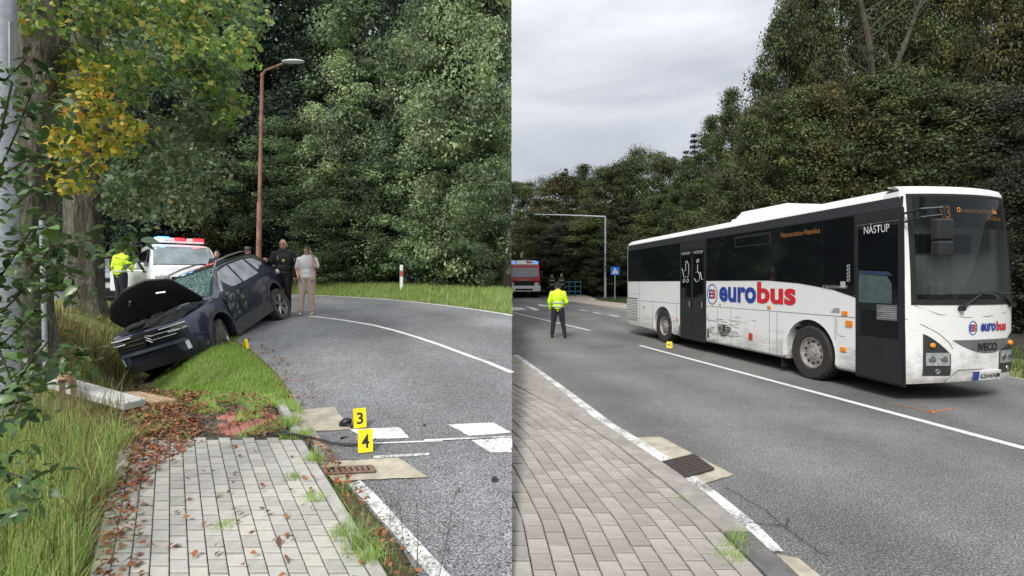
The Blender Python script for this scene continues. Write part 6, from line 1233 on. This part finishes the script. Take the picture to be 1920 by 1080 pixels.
for tw, Y, n in TW:
    P = [HG(px, py, Y + .12) for px, py in tw]
    for k in range(int(n * 2.6)):
        t = rg.random() * (len(P) - 1) * .85; i = min(int(t), len(P) - 2); p = P[i].lerp(P[i + 1], t - i) + Vector((rg.uniform(-.12, .10), rg.uniform(0, .22), rg.uniform(-.12, .12)))
        Mx = np.array((Matrix.Translation(p) @ Euler((rg.uniform(-1.1, .5), rg.uniform(-.9, .9), rg.uniform(0, 6.28))).to_matrix().to_4x4() @ Matrix.Scale(rg.uniform(.55, 1.0), 4))); acc.append(base_v @ Mx[:3, :3].T + Mx[:3, 3])
nv = len(base_v); Fa = np.concatenate([np.array(base_f) + nv * i for i in range(len(acc))]); fo = mesh_np('foliage', np.concatenate(acc), Fa, leafm('shrub_leaves', [(.045, .09, .032), (.075, .14, .045), (.12, .20, .07), (.19, .27, .11)], rough=.35, trans=.3), sb, 'stuff'); fo.matrix_parent_inverse = sb.matrix_basis.inverted()
# ---------------------------------------------------------------- grass, fallen leaves, weeds
def blades(name, label, X, Y, zf, h, w, seed, mat, lean=.35):
    g = np.random.default_rng(seed); n = len(X); Z = zf(X, Y) - .01; hh = h * (1 + .35 * g.normal(size=n).clip(-1.5, 2)); a = g.uniform(0, 6.283, n); d = np.stack([np.cos(a), np.sin(a), 0 * a], 1); s = np.stack([-np.sin(a + g.normal(size=n)), np.cos(a), 0 * a], 1); ww = w * g.uniform(.6, 1.3, n); le_ = lean * np.abs(g.normal(size=n)) * hh
    b = np.stack([X, Y, Z], 1); up = np.array([0, 0, 1.])
    m1 = b + d * (le_ * .3)[:, None] + up * (hh * .55)[:, None]; t1 = b + d * le_[:, None] + up * (hh * (1 - .25 * (le_ / hh).clip(0, 1.2)))[:, None]; sw = s * ww[:, None] / 2
    V = np.stack([b - sw, b + sw, m1 + sw * .75, m1 - sw * .75, t1 + sw * .12, t1 - sw * .12], 1).reshape(-1, 3); i = np.arange(n)[:, None] * 6
    Q = np.concatenate([i + [0, 1, 2, 3], i + [3, 2, 4, 5]], 0); o = mesh_np(name, V, Q, mat, kind='stuff'); o['label'] = label; o['category'] = 'grass'; return o
GM = leafm('grass_blades', [(.22, .37, .09), (.34, .49, .13), (.46, .58, .20), (.60, .62, .32)], rough=.5, trans=.45, spread=[0, .4, .8, 1]); GMD = leafm('grass_dry', [(.10, .12, .035), (.20, .18, .06), (.34, .27, .12), (.42, .33, .17)], rough=.6, trans=.25); GMB = leafm('grass_bright', [(.16, .27, .05), (.24, .37, .07), (.33, .46, .11)], rough=.5, trans=.4)
g = np.random.default_rng(12)
def scatter(n, x0, x1, y0, y1, ok): X = g.uniform(x0, x1, n); Y = g.uniform(y0, y1, n); k = ok(X, Y); return X[k], Y[k]
pathL = lambda Y: -1.13 + KS * (Y - 3.36) - 1.55        # overgrown inner edge of the paving
nz = lambda X, Y: .5 + .5 * np.sin(2.1 * X + 1.3 * Y + 1.5 * np.sin(1.7 * Y)) * np.sin(1.9 * Y - .8 * X)
X, Y = scatter(74000, -7.2, -1.6, 2.3, 6.3, lambda X, Y: (X < pathL(Y) - .10 + .10 * np.sin(7 * Y) * ss(2, 4, Y) + np.where(Y > 4.2, .10, 0)) & (Y < 5.45 - .75 * ss(-4.9, -3.7, X)) & (X > -1.5 * Y))
blades('tall_grass', 'tall pale green meadow grass beside the uphill pavement', X, Y, hL, .30 - .10 * ss(4.2, 5.4, Y), .0075, 1, GM, .5)
X, Y = scatter(9000, -6.2, -2.2, 2.6, 5.3, lambda X, Y: (X < pathL(Y) - .05) & (X > -1.1 * Y)); blades('grass_seed_heads', 'straw coloured seed stalks standing in the tall grass', X, Y, hL, .42, .006, 2, GMD, .45)
X, Y = scatter(70000, -6.6, -2.6, 5.6, 11.5, lambda X, Y: (X < xl(Y) - .02 + .07 * np.sin(9 * Y) * np.sin(23 * Y)) & (np.interp(Y, DY, DX) - X < -.25) & ~((Y < 5.95) & (X > -3.2))); blades('verge_grass', 'short bright green grass on the verge in front of the wreck', X, Y, hL, .062, .007, 3, GMB, .6)
X, Y = scatter(2600, -5.3, -3.9, 6.3, 7.4, lambda X, Y: (np.abs(np.interp(Y, DY, DX) - X + .45) < .42)); blades('long_grass_tuft', 'long arching green grass blades below the wrecked bumper', X, Y, hL, .15, .011, 4, GMB, .9)
X, Y = scatter(60000, -13, -5.0, 6.0, 14.5, lambda X, Y: (np.interp(Y, DY, DX) - X > .1) & (X < xl(Y) - .1) & (X > -1.2 * Y) & (nz(X, Y) > .15)); blades('bank_grass', 'thin yellowing grass on the ditch bank around the lime trunks', X, Y, hL, .12, .010, 5, leafm('grass_bank', [(.17, .25, .06), (.25, .33, .08), (.36, .36, .13), (.40, .31, .16)], trans=.25), .6)
X, Y = scatter(4500, -7.8, -6.4, 6.6, 8.6, lambda X, Y: X < -6.5); blades('dry_grass', 'dry straw coloured grass patch behind the thin pipe post', X, Y, hL, .30, .009, 6, GMD, .5)
X, Y = scatter(120000, -15, 0, 11.9, 27, lambda X, Y: (Y - yfar(X) > .08) & (Y - yfar(X) < 5.2)); blades('far_grass', 'green grass on the far verge below the wood', X, Y, hL, .17, .016, 7, GM, .5)
X, Y = scatter(12000, -3.2, -.4, 2.4, 4.5, lambda X, Y: (X > xk(Y) + .105) & (X < xk(Y) + .105 + .20 * (.5 + .5 * np.sin(5 * Y)) ** .5 + .02) & (nz(3 * X, 3 * Y) > .25)); blades('kerb_grass', 'weedy grass growing in the gutter along the grey kerb', X, Y, lambda X, Y: TL(Y), .045, .005, 8, GM, .9)
X, Y = scatter(22000, -4.2, -1.9, 4.75, 6.0, lambda X, Y: (X - xk(Y) < .30) & (X - xk(Y) > -1.6) & (nz(4 * X, 3.3 * Y) > .62 - .35 * ss(5.3, 5.9, Y))); blades('kerb_grass', 'patchy grass growing over the red paving and broken kerb', X, Y, lambda X, Y: TL(Y) + .04, .06, .006, 9, GM, .9)
for i, (px, py, hh) in enumerate(((548, 895, .05), (590, 935, .06), (640, 1002, .07), (672, 1030, .22), (588, 862, .10), (695, 1050, .12), (420, 985, .04))):
    x, y = UL(px, py, .06); X = x + g.normal(size=130) * .035; Y = y + g.normal(size=130) * .03; blades('weed_tuft', ['small weed tuft', 'low weed tuft', 'flat green weed patch', 'tall spiky grass tuft', 'leafy weed tuft', 'ragged grass tuft', 'tiny sprout'][i] + ' growing from a ' + ['paver joint near the red paving', 'paver joint beside the kerb stones', 'joint by the kerb, wide and flat', 'crack at the kerb with long blades', 'gutter gap beside the trim strip', 'gutter crack below the spiky tuft', 'paver joint amid the grey pavers'][i], X, Y, lambda X, Y: TL(Y) + .05, hh, .005, 20 + i, GM, .9)['kind'] = 'stuff'
for i, (px, py, hh) in enumerate(((1380, 1020, .10), (1375, 1045, .08), (1285, 938, .05), (968, 682, .08), (1305, 950, .04))):
    x, y = UR(px, py, .05); X = x + g.normal(size=160) * .03; Y = y + g.normal(size=160) * .05; blades('weed_tuft', ['green grass tuft beside the dark kerb stone', 'straggly weeds at the foot of the dark kerb', 'pale weeds in the joint below the iron grate', 'grass tuft on the kerb where the beige pavement ends', 'sparse sprigs in the paver joint under the grate'][i], X, Y, lambda X, Y: 0 * X + .03, hh, .005, 40 + i, GM, .9)
X, Y = scatter(60000, 4, 13, 5, 34, lambda X, Y: (X > xr(Y) + .12) & (X < xr(Y) + 4) & ((Y < 26) | (X > xr(Y) + 2.3))); blades('roadside_grass', 'green grass on the verge to the right of the bus', X, Y, hR, .13, .012, 50, leafm('grass_dark', [(.05, .09, .018), (.08, .13, .025), (.13, .17, .04)], trans=.25), .5)
# fallen leaves
def fallen(name, label, X, Y, zf, size, seed):
    g = np.random.default_rng(seed); n = len(X); p = np.stack([X, Y, zf(X, Y) + .012 + g.random(n) * .03], 1); a = g.uniform(0, 6.283, n); s = size * g.uniform(.5, 1.3, n); u = np.stack([np.cos(a), np.sin(a), g.normal(size=n) * .35], 1) * s[:, None]; w = np.stack([-np.sin(a), np.cos(a), g.normal(size=n) * .35], 1) * s[:, None] * .65
    V = np.stack([p - u * .5, p + w * .5 + [0, 0, .008], p + u * .5, p - w * .5 + [0, 0, .008]], 1).reshape(-1, 3); o = mesh_np(name, V, np.arange(n * 4).reshape(-1, 4), leafm('fallen_leaf', [(.13, .045, .025), (.25, .085, .04), (.36, .15, .07), (.26, .15, .085), (.08, .04, .03)], rough=.7, trans=.1), kind='stuff'); o['label'] = label; o['category'] = 'leaves'
X1, Y1 = scatter(15000, -4.4, -1.2, 2.4, 6.1, lambda X, Y: np.abs(X - (pathL(Y) + .05 + .30 * ss(3.6, 5, Y))) < (.05 + .20 * g.random(len(X)) + .25 * ss(3.8, 5.2, Y)))
k = g.random(len(X1)) < (.35 + .65 * ss(2.8, 4.4, Y1)); X1, Y1 = X1[k], Y1[k]
X2, Y2 = scatter(1700, -4.2, -2.1, 4.75, 6.0, lambda X, Y: (X < xk(Y) - .02) & (nz(4 * X, 4 * Y) > .35)); X3, Y3 = scatter(160, -3.2, -.6, 2.8, 4.8, lambda X, Y: (X < xk(Y)) & (X > pathL(Y))); X4, Y4 = scatter(1500, -2.2, -.4, 2.6, 4.7, lambda X, Y: np.abs(X - xk(Y) - .2) < .09)
fallen('fallen_leaves', 'rusty brown fallen leaves drifted along the grey pavement edge', np.concatenate([X1, X2, X3, X4]), np.concatenate([Y1, Y2, Y3, Y4]), lambda X, Y: np.maximum(TL(Y) + .055, hL(X, Y)), .047, 3)
X5, Y5 = scatter(900, -8, -4.6, 6.4, 10.5, lambda X, Y: np.abs(np.interp(Y, DY, DX) - X - .5) < .8); fallen('fallen_leaves', 'brown leaf litter lying in the ditch and on its bank', X5, Y5, hL, .07, 4)
X6, Y6 = scatter(2200, -5.2, -2.2, 5.8, 9.4, lambda X, Y: (np.abs(X - xl(Y) - .12) < .22) & (nz(3 * X, 3 * Y) > .4)); fallen('road_litter', 'soil and leaf crumbs spilled from the verge onto the asphalt', X6, Y6, lambda X, Y: TL(Y), .04, 5)
# dry stalks by the kerb
for i, (px, py, hx, hy, lab) in enumerate(((722, 1075, 733, 925, 'thin dry weed stalk, upright with seed knots'), (760, 1085, 748, 930, 'dry weed stalk leaning towards the kerb'), (815, 1090, 855, 920, 'tall forked dry weed stalk leaning over the road'), (780, 1070, 782, 940, 'slender straight dry weed stalk in the middle'))):
    Yw = 2.75 + .05 * i; a = HG(px, 1100, Yw); b = HG(hx, hy, Yw + .05); t = thing('dry_weed', lab + ' by the white edge line', 'weed', a, group='dry weed stalks by the edge line'); m = MB(); m.tube([a - Vector((0, 0, .08)), a.lerp(b, .5) + Vector((.008, 0, 0)), b], [.0026, .002, .001], 5); m.build('stalk', pm('stalk', (.10, .06, .04), .8), t, world=True); m = MB(); q = random.Random(i)
    for k in range(9 if i != 2 else 16): s = a.lerp(b, q.uniform(.3, 1)); e = s + Vector((q.uniform(-.05, .05), 0, q.uniform(.01, .05))); m.tube([s, e], [.0014, .001], 4); m.ell(e, (.004, .004, .005), 6, 4)
    m.build('seed_twig', pm('stalk', (.10, .06, .04), .8), t, world=True)
